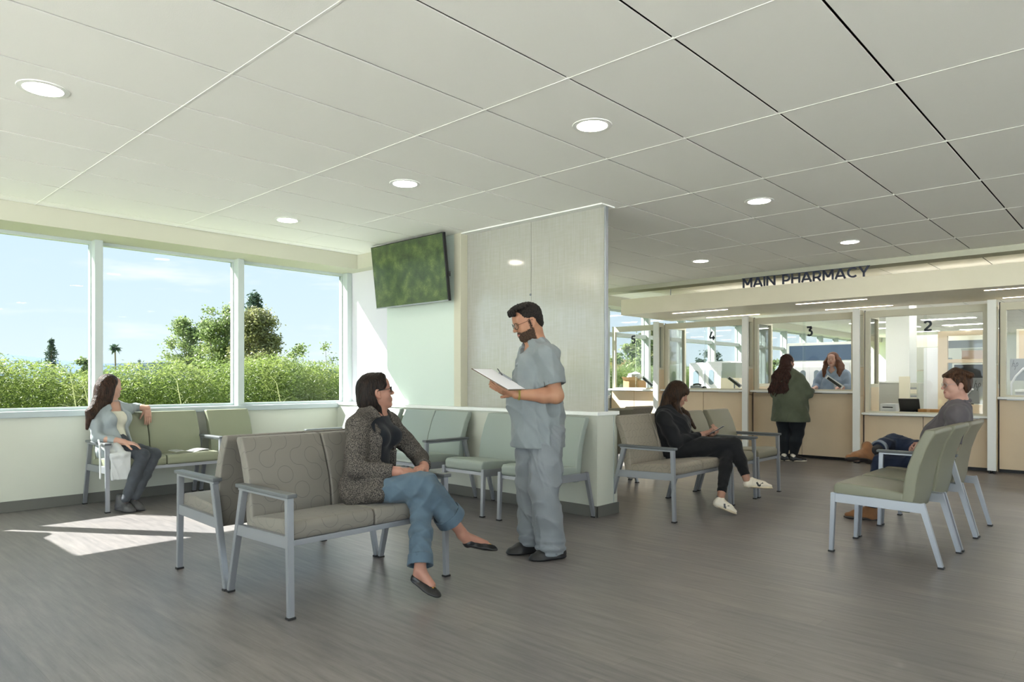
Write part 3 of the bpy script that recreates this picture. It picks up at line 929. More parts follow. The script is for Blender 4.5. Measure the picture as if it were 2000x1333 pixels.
# big furniture deeper inside
struct(MB().box((15.6, 3.62, 0), (16.2, 4.05, CEIL)).build('column', M['trim']))
simple('wall_cabinets', 'cream wall cupboards behind window 2', 'cabinet', (18.2, 3.9, 0), [('upper_unit', [((0, -1.2, 1.42), (.4, .35, 2.25))], M['canopy']), ('door', [((-.02, -.36, 1.44), (0, .30, 1.98)), ((-.02, -1.1, 1.44), (0, -.42, 1.98))], M['wall']), ('worktop', [((-.1, -1.2, .9), (.5, .8, .94))], M['trim']), ('base_unit', [((0, -1.2, 0), (.5, .8, .9))], M['wall'])], M['wall'])
simple('storage_tower', 'tall white storage tower behind the head of the man in the grey shirt', 'tower', (14.5, 2.93, 0), [('tower_body', [((0, -.06, 0), (.6, .20, 1.80))], M['machine']), ('dark_side_unit', [((-.02, -.16, 0), (.5, -.06, 1.62))], mat('grey_green_metal', srgb(92, 108, 110), .4))], M['machine'])
simple('drawer_rack', 'cream rack of shallow drawers left of the tall white tower', 'rack', (13.6, 3.16, 0), [('rack_body', [((0, -.14, 0), (.4, .14, 1.16))], M['wall']), ('drawer', [((-.015, -.12, z), (0, .12, z + .075)) for z in (.55, .69, .83, .97)], M['canopy']), ('dark_slot', [((-.006, -.12, z + .078), (.0, .12, z + .112)) for z in (.55, .69, .83, .97)], M['grey_plastic'])], M['wall'])
simple('cubicle_screen', 'grey fabric cubicle screen behind the printer at window 2', 'screen', (13.0, 3.24, 0), [('fabric_panel', [((0, -.14, 0), (.04, .24, 1.16))], mat('cubicle_grey', srgb(168, 168, 160), .8)), ('end_panel', [((-.05, -.24, 0), (.0, -.08, 1.27))], M['canopy']), ('top_rail', [((-.01, -.14, 1.16), (.05, .24, 1.19))], M['trim'])], M['trim'])
# glazed work cell behind the seated man
t = thing('glazed_partition', 'maple-framed glazed partition with a shelf behind window 2', 'partition', (13.6, 2.32, 0))
MB().box((0, .26, 0), (.08, .40, 2.04)).box((0, -.50, 0), (.08, -.40, 2.04)).box((0, -.40, 1.96), (.08, .26, 2.04)).box((0, -.40, 1.50), (.3, .26, 1.56)).box((0, -.4, 0), (.08, .26, .8)).build('frame', M['panel_tan'], t)
MB().box((.09, -.4, 1.75), (.095, .26, 1.88)).build('grey_band', M['grey_plastic'], t)
MB().box((.035, -.40, 1.56), (.04, .26, 1.96)).build('pane', M['glass_in'], t)
simple('wall_screen', 'large dark display below the shelf of the glazed partition', 'display', (13.75, 2.25, 1.19), [('casing', [((0, -.30, 0), (.03, .26, .28))], M['dark']), ('stand', [((.0, -.02, -1.19), (.03, .02, 0))], M['dark'])], M['dark'])
simple('storage_box', 'pink cardboard storage box on the shelf of the glazed partition', 'box', (13.75, 2.26, 1.56), [('box_body', [((-.0, -.16, 0), (.2, .14, .17))], mat('pinkish_card', srgb(206, 176, 156), .8)), ('lid', [((-.01, -.17, .15), (.21, .15, .18))], M['wall'])], M['wall'])
# cupboard with worktop behind window 1
simple('wall_cupboard', 'cream cupboard with worktop behind window 1', 'cabinet', (15.2, 1.2, 0), [('upper_unit', [((0, -1.5, 1.50), (.35, .62, 2.12))], M['canopy']), ('door', [((-.02, .06, 1.53), (0, .58, 2.09)), ((-.02, -.5, 1.53), (0, .02, 2.09))], M['panel_tan']), ('worktop', [((-.2, -1.5, 1.0), (.5, .62, 1.04))], M['trim']), ('base_unit', [((-.15, -1.5, 0), (.5, .62, 1.0))], M['light_plastic'])], M['wall'])
# troffers in the pharmacy ceiling
M['troffer'] = emit('troffer_face', (1, .96, .9, 1), 10.0)
for x in (12.15, 13.9, 15.8, 18.0, 20.4, 22.8, 25.2):  # nearest row is added to brighten the ceiling behind the sign
    for y in (1.4, 3.85, 5.6):
        t = thing('ceiling_panel_light', 'flat rectangular ceiling light inside the pharmacy', 'ceiling light', (x, y, CEIL), 0, 'panel lights inside the pharmacy')
        MB().box((-.16, -.60, -.008), (.16, .60, 0)).build('frame', M['trim'], t)
        MB().box((-.14, -.58, -.010), (.14, .58, -.007)).build('diffuser', M['troffer'], t)

# magazine on the window bench
t = thing('magazine', 'open magazine lying on the green bench beside the woman in the cardigan', 'magazine', (2.86, 7.10, .487))
m = MB()
bm = m.bm
rows_ = []
for j in range(2):
    r_ = []
    for i in range(9):
        u = -.17 + .34 * i / 8
        r_.append(bm.verts.new((u, -.11 + .22 * j, .004 + .022 * abs(math.sin(u * 14)) * (1 if i != 4 else 0))))
    rows_.append(r_)
for i in range(8):
    bm.faces.new((rows_[0][i], rows_[0][i + 1], rows_[1][i + 1], rows_[1][i]))
r = bmesh.ops.solidify(bm, geom=bm.faces[:], thickness=.004)
m.build('pages', mat('paper_print', srgb(226, 226, 222), .5, var=(30, srgb(180, 184, 188), .5, .7)), t, True)

# ------------------------------------------------------------------ outside
def leaf_cloud(rng, centers, size, aspect, droop, m, name, parent=None):
    n = len(centers)
    az = rng.uniform(0, 2 * math.pi, n)
    el = rng.normal(droop, .5, n)
    d = np.stack([np.cos(az) * np.cos(el), np.sin(az) * np.cos(el), np.sin(el)], 1)
    r = rng.normal(size=(n, 3))
    s = np.cross(d, r); s /= np.linalg.norm(s, axis=1)[:, None]
    L = (size * rng.uniform(.6, 1.3, n))[:, None]
    c = centers
    v = np.stack([c - d * L / 2, c + s * L * aspect / 2, c + d * L / 2, c - s * L * aspect / 2], 1).reshape(-1, 3)
    f = np.arange(4 * n).reshape(-1, 4)
    return np_mesh(name, v, f, m, parent, False)

def leaf_mat(name, c1, c2, c3, scale=1.5):
    m = bpy.data.materials.new(name); m.use_nodes = True
    nt = m.node_tree; N = nt.nodes.new; L = nt.links.new
    b = nt.nodes['Principled BSDF']; b.inputs['Roughness'].default_value = .5
    tc = N('ShaderNodeTexCoord'); nz = N('ShaderNodeTexNoise'); nz.inputs['Scale'].default_value = scale; nz.inputs['Detail'].default_value = 6; nz.inputs['Roughness'].default_value = .8
    L(tc.outputs['Object'], nz.inputs[0])
    cr = N('ShaderNodeValToRGB'); e = cr.color_ramp.elements
    e[0].position = .3; e[0].color = c1; e[1].position = .7; e[1].color = c3
    k = e.new(.5); k.color = c2
    L(nz.outputs[0], cr.inputs[0]); L(cr.outputs[0], b.inputs['Base Color'])
    tl = N('ShaderNodeBsdfTranslucent'); L(cr.outputs[0], tl.inputs[0])
    mx = N('ShaderNodeMixShader'); mx.inputs[0].default_value = .45
    L(b.outputs[0], mx.inputs[1]); L(tl.outputs[0], mx.inputs[2])
    L(mx.outputs[0], nt.nodes['Material Output'].inputs[0])
    return m

rng = np.random.default_rng(7)
M['bamboo'] = leaf_mat('bamboo_leaves', srgb(78, 100, 48), srgb(114, 131, 66), srgb(150, 158, 90), 1.1)
def hedge_h(x):
    return 1.36 + .07 * np.sin(x * 1.3) + .07 * np.sin(x * 3.1 + 1) + .05 * np.sin(x * 7.3) + .022 * np.clip(x - 2, 0, 9)
HN = 200000
hx = rng.uniform(-4, 24, HN)
hy = 11.2 + rng.beta(1.2, 2.6, HN) * 1.8
top = hedge_h(hx) + .07 * rng.normal(size=HN) * (rng.random(HN) < .3) - .35 * np.clip(.25 - (hy - 11.2), 0, 1)
hz = -.4 + (top + .4) * rng.beta(2.2, 1.0, HN)
# clumps give the lumpy look of feathery culms
cl = rng.uniform(0, 1, (2200, 3)) * [28, 1.5, 2.1] + [-4, 11.15, -.4]
ci = rng.integers(0, 2200, HN // 2)
pp = cl[ci] + rng.normal(size=(HN // 2, 3)) * [.16, .14, .12]
pp[:, 2] = np.minimum(pp[:, 2], hedge_h(pp[:, 0]) + .02 + .08 * rng.random(HN // 2))
cent = np.concatenate([np.stack([hx, hy, hz], 1), pp])
hd = leaf_cloud(rng, cent, .082, .17, -.25, M['bamboo'], 'bamboo_hedge')
tag(hd, 'bright green feathery bamboo hedge running along outside the windows', 'hedge', kind='stuff')
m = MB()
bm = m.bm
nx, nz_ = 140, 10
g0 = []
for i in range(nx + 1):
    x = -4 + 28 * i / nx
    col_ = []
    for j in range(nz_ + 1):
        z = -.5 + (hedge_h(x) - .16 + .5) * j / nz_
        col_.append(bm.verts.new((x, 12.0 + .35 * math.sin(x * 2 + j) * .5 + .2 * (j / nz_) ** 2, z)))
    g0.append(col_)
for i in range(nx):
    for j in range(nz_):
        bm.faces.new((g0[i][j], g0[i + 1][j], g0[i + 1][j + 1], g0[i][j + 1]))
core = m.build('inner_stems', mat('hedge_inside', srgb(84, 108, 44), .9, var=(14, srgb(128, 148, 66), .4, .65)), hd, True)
# a few pale bamboo culms
M['culm'] = mat('bamboo_culm', srgb(206, 206, 150), .5)
for x, hh in ((1.02, 1.0), (2.88, 1.28), (3.05, 1.1), (5.95, 1.15), (4.3, 1.2)):
    m = MB().tube([(x, 11.05, -.45), (x + .05, 11.0, .2), (x + .02, 10.98, .7), (x - .06, 11.0, hh), (x - .16, 11.02, hh + .13)], .012, 6, .004)
    for q in range(9):
        z = -.1 + q * (hh / 9)
        sx = 1 if q % 2 else -1
        m.tube([(x + .02, 10.99, z), (x + .1 * sx, 10.97, z + .10), (x + .22 * sx, 10.98, z + .13)], .004, 5, .002)
    m.build('culm', M['culm'], hd)

M['oak'] = leaf_mat('broad_leaves', srgb(78, 98, 56), srgb(112, 128, 78), srgb(156, 164, 108), .6)
M['oak2'] = leaf_mat('olive_leaves', srgb(86, 92, 58), srgb(118, 120, 80), srgb(146, 140, 98), .6)
M['conifer'] = leaf_mat('conifer_needles', srgb(40, 58, 48), srgb(58, 78, 62), srgb(84, 102, 82), .6)
M['bark'] = mat('bark', srgb(104, 92, 78), .9)
GZ = -.5
def tree(label, x, y, h, w, clumps, nleaf, m, leaf=.30, seed=1, name='broadleaf_tree', trunk_h=.35, top=None):
    """trunk, branches to every clump and the leaves around the clumps"""
    r = np.random.default_rng(seed)
    t = thing(name, label, 'tree', (x, y, GZ), 0, 'trees beyond the hedge')
    tk = MB()
    base = Vector((0, 0, h * trunk_h))
    tk.tube([(0, 0, 0), (.1, 0, h * trunk_h * .5), base], .22 * h / 8, 8, .13 * h / 8)
    cs = []
    for k in range(clumps):
        a = r.uniform(0, 2 * math.pi); rr = math.sqrt(r.uniform(0, 1)); zz = r.uniform(0, 1)
        prof = math.sin(math.pi * min(1, .18 + .82 * zz)) ** .6 if top is None else top(zz)
        c = np.array([math.cos(a) * rr * w * prof, math.sin(a) * rr * w * prof, h * (trunk_h + (1 - trunk_h) * (.04 + .93 * zz))])
        cs.append(c)
        mid = (np.array(base) + c) / 2 + r.normal(size=3) * .15
        if k % 2 == 0:
            tk.tube([Vector(base) * .9, Vector(mid), Vector(c)], .05 * h / 8, 5, .015 * h / 8)
    tk.build('trunk', M['bark'], t)
    cs = np.array(cs)
    idx = r.integers(0, len(cs), nleaf)
    sg = h * .038
    P = cs[idx] + r.normal(size=(nleaf, 3)) * [sg, sg, sg * .72]
    leaf_cloud(r, P, leaf, .62, -.2, m, 'crown', t)
def conifer(label, x, y, h, w, n, seed=1, lean=0):
    r = np.random.default_rng(seed)
    t = thing('conifer_tree', label, 'tree', (x, y, GZ), 0, 'trees beyond the hedge')
    tk = MB().tube([(0, 0, 0), (0, 0, h * .98)], .02 * h, 6, .004 * h)
    P = []
    L = int(h * 3.2)
    for k in range(L):
        z = h * (.12 + .86 * k / L)
        rad = w * (1 - k / L) ** .85 + .03 * w
        for a in r.uniform(0, 2 * math.pi, 8):
            rl = rad * r.uniform(.6, 1.1)
            e = np.array([math.cos(a) * rl, math.sin(a) * rl, z - .12 * rl])
            tk.tube([(0, 0, z), tuple(e)], .006 * h * .4, 4, .002)
            m_ = n // (L * 8)
            u = r.uniform(.15, 1.05, m_)[:, None]
            P.append(np.array([0, 0, z]) * (1 - u) + e * u + r.normal(size=(m_, 3)) * [w * .06, w * .06, .035 * h * .5])
    tk.build('trunk', M['bark'], t)
    leaf_cloud(r, np.concatenate(P), h * .035, .35, -.3, M['conifer'], 'needles', t)
tree('tall airy broadleaf tree behind the hedge, cut by the right mullion', 17.05, 38, 5.8, 1.55, 60, 9000, M['oak'], .15, 3, trunk_h=.36, top=lambda z: 1 - .45 * z)
tree('lower spreading broadleaf tree behind the hedge, left of the tall airy one', 17.1, 42.5, 5.3, 1.75, 55, 7500, M['oak'], .15, 23, trunk_h=.42, top=lambda z: 1 - .6 * z)
tree('dense olive tree just right of the mullion with a pointed top', 17.3, 34, 5.45, 1.55, 60, 11000, M['oak2'], .14, 5, trunk_h=.38, top=lambda z: 1 - .62 * z)
conifer('dark pointed conifer rising out of the olive tree', 20.5, 41, 7.3, 2.0, 6500, 6)
tree('small round tree near the right end of the windows', 17.4, 30, 3.5, .62, 16, 2200, M['oak'], .12, 8, trunk_h=.35, name='small_tree')
tree('sparse thin tree with bare twigs near the right end of the windows', 17.45, 28.2, 3.4, .50, 9, 420, M['oak'], .12, 9, trunk_h=.35, name='small_tree')
conifer('dark conifer on the skyline in the left window', 14.15, 60, 4.95, 1.05, 4200, 11)
conifer('tiny dark conifer top on the skyline between palm and large tree', 26.95, 80, 4.1, .8, 900, 12)
tree('low rounded tree on the skyline to the right of the left conifer', 13.5, 50, 3.05, .8, 16, 1800, M['oak'], .16, 13, name='small_tree')
tree('low rounded tree on the skyline left of the mullion', 14.3, 52, 2.9, .7, 14, 1400, M['oak'], .16, 14, name='small_tree')
tree('tall broadleaf tree outside the pharmacy windows behind numeral 5', 30.5, 19.5, 3.9, 1.6, 40, 6000, M['oak'], .16, 15)
tree('green tree outside the pharmacy windows right of numeral 5', 33.5, 20.5, 4.5, 1.5, 36, 5000, M['oak2'], .16, 16)
tree('dark narrow tree outside the window 4 view', 40.5, 20.5, 3.6, 1.0, 26, 3600, M['conifer'], .16, 17)
tree('pale green street tree outside further right of window 4', 50.5, 20.5, 3.1, 1.6, 26, 3000, M['oak'], .2, 18)
# palm
t = thing('palm_tree', 'slim fan palm on the skyline in the middle window', 'palm tree', (24.74, 80, GZ))
MB().tube([(0, 0, 0), (-.1, 0, 2.5), (-.16, 0, 5.0)], .10, 8, .07).build('trunk', M['bark'], t)
m = MB(); bm = m.bm
r = random.Random(3)
for k in range(46):
    a = r.uniform(0, 2 * math.pi); el = r.uniform(-.9, 1.3); L_ = r.uniform(.55, .8)
    o = Vector((-.16, 0, 5.05)); d = Vector((math.cos(a) * math.cos(el), math.sin(a) * math.cos(el), math.sin(el)))
    s = d.cross(Vector((0, 0, 1))).normalized()
    p1 = o + d * L_ * .55; p2 = o + d * L_ + Vector((0, 0, -.16))
    vs = [bm.verts.new(q) for q in (o, p1 + s * .13, p2, p1 - s * .13)]
    bm.faces.new(vs)
m.build('fronds', M['conifer'], t)
# distant hills
m = MB(); bm = m.bm
prev = None
pr = [(-160, 2), (-40, 14), (0, 13), (40, 15.5), (70, 15), (95, 12.6), (120, 10), (160, 11.5), (220, 9.5), (300, 8), (420, 9), (600, 5)]
a_ = [bm.verts.new((x, 400 + 20 * math.sin(i), -1)) for i, (x, z) in enumerate(pr)]
b_ = [bm.verts.new((x, 420, z)) for x, z in pr]
c_ = [bm.verts.new((x, 480, -1)) for x, z in pr]
for i in range(len(pr) - 1):
    bm.faces.new((a_[i], a_[i + 1], b_[i + 1], b_[i])); bm.faces.new((b_[i], b_[i + 1], c_[i + 1], c_[i]))
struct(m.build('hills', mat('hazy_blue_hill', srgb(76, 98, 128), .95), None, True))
# low buildings seen through the pharmacy windows
t = thing('distant_building', 'pale tan low building outside the pharmacy windows', 'building', (46, 30, GZ))
MB().box((-6, 0, 0), (6, 6, 3.0), .02).box((-6.3, -.3, 3.0), (6.3, 6.3, 3.3), .02).build('wall', mat('tan_stucco', srgb(222, 190, 160), .8), t)
for k in range(5):
    MB().box((-5.2 + k * 2.2, -.03, 1.0), (-4.0 + k * 2.2, .0, 2.3)).build('window', M['oval'], t)
# ------------------------------------------------------------------ people: implicit surfaces meshed with surface nets
V3 = lambda *a: np.array(a, dtype=np.float64)
def unit(v):
    v = np.asarray(v, float)
    return v / np.linalg.norm(v)

class Field:
    def __init__(s, lo, hi, h):
        s.h = h
        s.lo = np.asarray(lo, float)
        n = np.ceil((np.asarray(hi, float) - s.lo) / h).astype(int) + 1
        s.n = n
        s.V = np.full(n, 1.0, np.float32)
        s.ax = [(s.lo[i] + h * np.arange(n[i])).astype(np.float32) for i in range(3)]
    def _sub(s, lo, hi):
        a = np.clip(np.floor((lo - s.lo) / s.h).astype(int), 0, s.n)
        b = np.clip(np.ceil((hi - s.lo) / s.h).astype(int) + 1, 0, s.n)
        if np.any(b <= a): return None, None
        sl = tuple(slice(a[i], b[i]) for i in range(3))
        P = np.stack(np.meshgrid(*[s.ax[i][a[i]:b[i]] for i in range(3)], indexing='ij'), -1)
        return sl, P
    def add(s, prim, k=.02):
        lo, hi, fn = prim
        pad = k + 3 * s.h
        sl, P = s._sub(lo - pad, hi + pad)
        if sl is None: return s
        d = fn(P).astype(np.float32)
        v = s.V[sl]
        if k > 0:
            hh = np.clip(.5 + .5 * (v - d) / k, 0, 1)
            s.V[sl] = v * (1 - hh) + d * hh - k * hh * (1 - hh)
        else:
            s.V[sl] = np.minimum(v, d)
        return s
    def cut(s, prim, k=.004):
        lo, hi, fn = prim
        pad = k + 3 * s.h
        sl, P = s._sub(lo - pad, hi + pad)
        if sl is None: return s
        d = -fn(P).astype(np.float32)
        v = s.V[sl]
        hh = np.clip(.5 + .5 * (d - v) / max(k, 1e-5), 0, 1)
        s.V[sl] = v * (1 - hh) + d * hh + k * hh * (1 - hh)
        return s
    def wrinkle(s, amp, freq, seed=0, stretch=(1, 1, 1), n=7):
        r = np.random.default_rng(seed)
        X, Y, Z = np.meshgrid(*s.ax, indexing='ij')
        acc = np.zeros_like(s.V)
        m = np.abs(s.V) < .03
        x, y, z = X[m], Y[m], Z[m]
        a = np.zeros_like(x)
        wob = .035 * np.sin(17 * x + 9 * z + seed) + .03 * np.sin(13 * y - 11 * z)
        for i in range(n):
            kv = unit(r.normal(size=3) * stretch) * freq * r.uniform(.6, 1.7)
            ph = kv[0] * (x + wob) + kv[1] * (y + wob) + kv[2] * z + r.uniform(0, 6.28)
            a += (1 - np.abs(np.sin(ph))) ** 1.5 - .38
        acc[m] = a / n * 2
        s.V -= amp * .8 * acc.astype(np.float32)
        return s
    def mesh(s):
        V = s.V; S = V < 0
        nx, ny, nz = V.shape
        c = S[:-1, :-1, :-1].astype(np.int8)
        cnt = np.zeros((nx - 1, ny - 1, nz - 1), np.int8)
        for i in (0, 1):
            for j in (0, 1):
                for k in (0, 1):
                    cnt += S[i:nx - 1 + i, j:ny - 1 + j, k:nz - 1 + k]
        act = (cnt > 0) & (cnt < 8)
        idx = np.full(act.shape, -1, np.int32)
        I = np.argwhere(act)
        idx[act] = np.arange(len(I))
        pos = np.zeros((len(I), 3)); num = np.zeros(len(I))
        corners = [(i, j, k) for i in (0, 1) for j in (0, 1) for k in (0, 1)]
        for a in corners:
            for ax in range(3):
                if a[ax]: continue
                b = list(a); b[ax] = 1
                va = V[I[:, 0] + a[0], I[:, 1] + a[1], I[:, 2] + a[2]]
                vb = V[I[:, 0] + b[0], I[:, 1] + b[1], I[:, 2] + b[2]]
                cr = (va < 0) != (vb < 0)
                t = np.where(cr, va / np.where(cr, va - vb, 1), 0)
                p = np.repeat(np.array(a, float)[None], len(I), 0)
                p[:, ax] += t
                pos += p * cr[:, None]; num += cr
        pos = (pos / num[:, None] + I) * s.h + s.lo
        quads = []
        for ax in range(3):
            o1, o2 = (ax + 1) % 3, (ax + 2) % 3
            sl0 = [slice(1, -1)] * 3; sl1 = [slice(1, -1)] * 3
            sl0[ax] = slice(0, -1); sl1[ax] = slice(1, None)
            A = S[tuple(sl0)]; B = S[tuple(sl1)]
            E = np.argwhere(A != B)
            if len(E) == 0: continue
            inside = A[E[:, 0], E[:, 1], E[:, 2]]
            base = E.copy()
            for q in (o1, o2): base[:, q] += 1
            def cell(d1, d2):
                g = base.copy(); g[:, o1] += d1; g[:, o2] += d2
                return idx[g[:, 0], g[:, 1], g[:, 2]]
            q = np.stack([cell(-1, -1), cell(0, -1), cell(0, 0), cell(-1, 0)], 1)
            q[~inside] = q[~inside][:, ::-1]
            quads.append(q)
        F = np.concatenate(quads)
        F = F[(F >= 0).all(1)]
        return pos.astype(np.float32), F

def cap(a, b, ra, rb=None, n=None, ratio=1.0):
    a = np.asarray(a, float); b = np.asarray(b, float)
    rb = ra if rb is None else rb
    rm = max(ra, rb)
    lo = np.minimum(a, b) - rm; hi = np.maximum(a, b) + rm
    if n is not None:
        n = unit(n).astype(np.float32)
        g = 1 / ratio - 1
        A = a + g * a.dot(n) * n; B = b + g * b.dot(n) * n
    else:
        A, B = a, b
    A = A.astype(np.float32); B = B.astype(np.float32)
    ab = B - A
    L2 = max(float(ab.dot(ab)), 1e-9)
    def fn(P):
        if n is not None:
            P = P + g * (P @ n)[..., None] * n
        pa = P - A
        t = np.clip((pa @ ab) / L2, 0, 1)
        d = np.sqrt(((pa - t[..., None] * ab) ** 2).sum(-1)) - (ra + (rb - ra) * t)
        return d * (ratio ** .5 if n is not None else 1)
    return lo, hi, fn

def ell(c, r, R=None):
    c = np.asarray(c, float); r = np.asarray(r, float)
    R = np.eye(3) if R is None else np.asarray(R)
    ext = np.sqrt(((R * r) ** 2).sum(1))
    Rf = R.astype(np.float32); cf = c.astype(np.float32); rf = r.astype(np.float32)
    def fn(P):
        q = ((P - cf) @ Rf) / rf
        k0 = np.sqrt((q ** 2).sum(-1)) + 1e-6
        k1 = np.sqrt(((q / rf) ** 2).sum(-1)) + 1e-6
        return k0 * (k0 - 1) / k1
    return c - ext, c + ext, fn

def rbox(c, half, R=None, rd=.005):
    c = np.asarray(c, float); half = np.asarray(half, float)
    R = np.eye(3) if R is None else np.asarray(R)
    ext = (np.abs(R) * half).sum(1)
    Rf = R.astype(np.float32); cf = c.astype(np.float32); hf = (half - rd).astype(np.float32)
    def fn(P):
        q = np.abs((P - cf) @ Rf) - hf
        return np.sqrt((np.maximum(q, 0) ** 2).sum(-1)) + np.minimum(q.max(-1), 0) - rd
    return c - ext, c + ext, fn

class Frame:
    """local frame: x = left-hand side of the person, y = forward, z = up"""
    def __init__(s, c, fwd, up=(0, 0, 1), roll=0.0, k=1.0):
        y = unit(fwd); up = np.asarray(up, float)
        z = unit(up - up.dot(y) * y)
        x = np.cross(z, y)
        if roll:
            x, z = x * math.cos(roll) + z * math.sin(roll), z * math.cos(roll) - x * math.sin(roll)
        s.R = np.stack([x, y, z], 1)
        s.c = np.asarray(c, float); s.k = k
    def p(s, x, y, z):
        return s.c + s.R @ (np.array([x, y, z]) * s.k)
    def local(s, P):
        return ((P - s.c) @ s.R) / s.k

def bounds(pts, pad):
    P = np.array(pts)
    return P.min(0) - pad, P.max(0) + pad

def add_head(F, H, neck, woman=True, smile=False, chin=1.0, fat=1.0):
    k = H.k
    A = lambda pr, kk=.02: F.add(pr, kk * k)
    e = lambda x, y, z, a, b, c_: ell(H.p(x, y, z), np.array([a, b, c_]) * k, H.R)
    c = lambda p, q, a, b=None: cap(H.p(*p), H.p(*q), a * k, (a if b is None else b) * k)
    A(e(0, -.014, .032, .073, .093, .083), 0)
    A(e(0, .024, -.025, .062 * fat, .066, .088), .03)
    for s in (-1, 1):
        A(c((s * .050 * fat, -.004, -.052), (s * .014, .064, -.094), .021 if woman else .024, .016 if woman else .019), .03)
        A(e(s * .039 * fat, .058, -.034, .023, .022, .024), .022)
    A(e(0, .072, -.099, .020, .016 * chin, .017), .018)
    A(c((-.036, .076, .016), (.036, .076, .016), .011 if woman else .014), .018)
    A(e(0, .066, .048, .050, .026, .034), .03)
    for s in (-1, 1):
        F.cut(ell(H.p(s * .031, .101, .000), np.array([.018, .017, .013]) * k, H.R), .012 * k)
        A(e(s * .031, .0785, -.001, .0145, .012, .0115), .004)
    A(c((0, .088, .006), (0, .109, -.026), .0070, .0095), .012)
    A(e(0, .109, -.031, .0105, .010, .0085), .007)
    for s in (-1, 1):
        A(e(s * .0105, .101, -.034, .0075, .009, .0068), .006)
    w = .026 if smile else .022
    A(e(0, .082, -.064, .026, .016, .018), .016)
    for zz, rr, yy in ((-.0615, .0050, .0945), (-.0715, .0058, .0925)):
        up_ = .006 if smile else 0
        A(c((-w, .078, zz * .6 - .0265 + up_), (0, yy, zz), .0035, rr), .005)
        A(c((w, .078, zz * .6 - .0265 + up_), (0, yy, zz), .0035, rr), .005)
    F.cut(cap(H.p(-w, .083, -.0665 + (.005 if smile else 0)), H.p(0, .101, -.0668), .0012 * k, .0022 * k), .003 * k)
    F.cut(cap(H.p(w, .083, -.0665 + (.005 if smile else 0)), H.p(0, .101, -.0668), .0012 * k, .0022 * k), .003 * k)
    for s in (-1, 1):
        A(e(s * .0745, -.008, -.010, .0075, .018, .031), .008)
        A(e(s * .080, -.014, -.006, .006, .016, .026), .006)
        F.cut(ell(H.p(s * .085, -.004, -.006), np.array([.006, .008, .014]) * k, H.R), .004 * k)
        A(e(s * .076, .000, -.034, .0065, .008, .009), .006)
    r = .050 if woman else .058
    r *= fat
    nb = np.asarray(neck, float)
    A(cap(H.p(0, -.026, -.06), nb, r * k, (r + .006)), .03)
    A(cap(H.p(0, .020, -.095), nb + H.R[:, 1] * .02, r * .62 * k, r * .7), .03)

def hand_chains(wrist, d, dorsal, thumb_side, curls, k=1.0, spread=.10, thumb=(.55, -.35, .75), tcurl=.25):
    """palm and five finger chains. d: towards the fingers; dorsal: back of the hand; thumb_side: +1/-1 along d x dorsal"""
    d = unit(d); n = unit(np.asarray(dorsal, float) - np.dot(dorsal, d) * d); s = np.cross(d, n) * thumb_side
    w = np.asarray(wrist, float)
    P = lambda x, y, z: w + (d * x + n * y + s * z) * k
    pr = []
    pr.append((cap(P(-.01, 0, 0), P(.03, 0, .002), .026 * k, .030 * k, n, .68), .0))
    for z0 in (.026, .009, -.009, -.025):
        pr.append((cap(P(.018, 0, z0 * .55), P(.088, .001, z0), .0145 * k, .0112 * k), .010))
    pr.append((cap(P(.02, -.008, .020), P(.06, -.010, .026), .017 * k, .013 * k), .010))
    pr.append((cap(P(.02, -.008, -.016), P(.06, -.008, -.024), .015 * k, .012 * k), .010))
    lens = ((.040, .024, .021), (.044, .028, .022), (.041, .026, .022), (.032, .020, .019))
    for i, (z0, ln) in enumerate(zip((.027, .009, -.009, -.026), lens)):
        p = P(.088, .001, z0)
        ang = 0
        sp = spread * (1.5 - i) / 1.5
        cu = curls[i]
        r0 = (.0092, .0095, .0090, .0080)[i]
        for j, L in enumerate(ln):
            ang += cu * (.75, 1.0, .7)[j]
            dirv = d * math.cos(ang) - n * math.sin(ang)
            dirv = unit(dirv + s * sp * .35)
            q = p + dirv * L * k
            pr.append((cap(p, q, r0 * k * (1 - .09 * j), r0 * k * (1 - .09 * (j + 1))), .0035 if j else .006))
            p = q
    p = P(.022, -.006, .026)
    td = unit(d * thumb[0] + n * thumb[1] + s * thumb[2])
    for j, (L, r0) in enumerate(((.040, .0135), (.031, .0108), (.025, .0098))):
        q = p + td * L * k
        pr.append((cap(p, q, r0 * k, r0 * k * .88), .008 if j == 0 else .004))
        p = q
        td = unit(td + (d * .6 - n * .55) * tcurl)
    return pr

def join_meshes(parts):
    vs, fs, o = [], [], 0
    for v, f in parts:
        vs.append(v); fs.append(f + o); o += len(v)
    return np.concatenate(vs), np.concatenate(fs)

def put(name, vf, m, parent, root, mat_fn=None):
    v, f = vf
    o = np_mesh(name, v - np.asarray(root, np.float32), f, m, parent)
    if mat_fn is not None:
        cen = v[f].mean(1)
        mi = mat_fn(cen).astype(np.int32)
        o.data.polygons.foreach_set('material_index', mi)
    return o

def field_mesh(prims, h, cuts=(), wr=None, pad=.05):
    lo = np.min([p[0][0] for p in prims], 0) - pad
    hi = np.max([p[0][1] for p in prims], 0) + pad
    F = Field(lo, hi, h)
    for p, k in prims: F.add(p, k)
    if wr: F.wrinkle(*wr)
    for c in cuts:
        F.cut(c[0], c[1]) if isinstance(c[0], tuple) else F.cut(c)
    return F.mesh()

def plane_cut(p, n, size=.16):
    """removes a slab-shaped block on the side n of point p"""
    n = unit(n)
    a = unit(np.cross(n, (0.3, 0.5, .8))); b = np.cross(n, a)
    R = np.stack([a, b, n], 1)
    return rbox(np.asarray(p) + n * size / 2, (size, size, size / 2), R, .001)

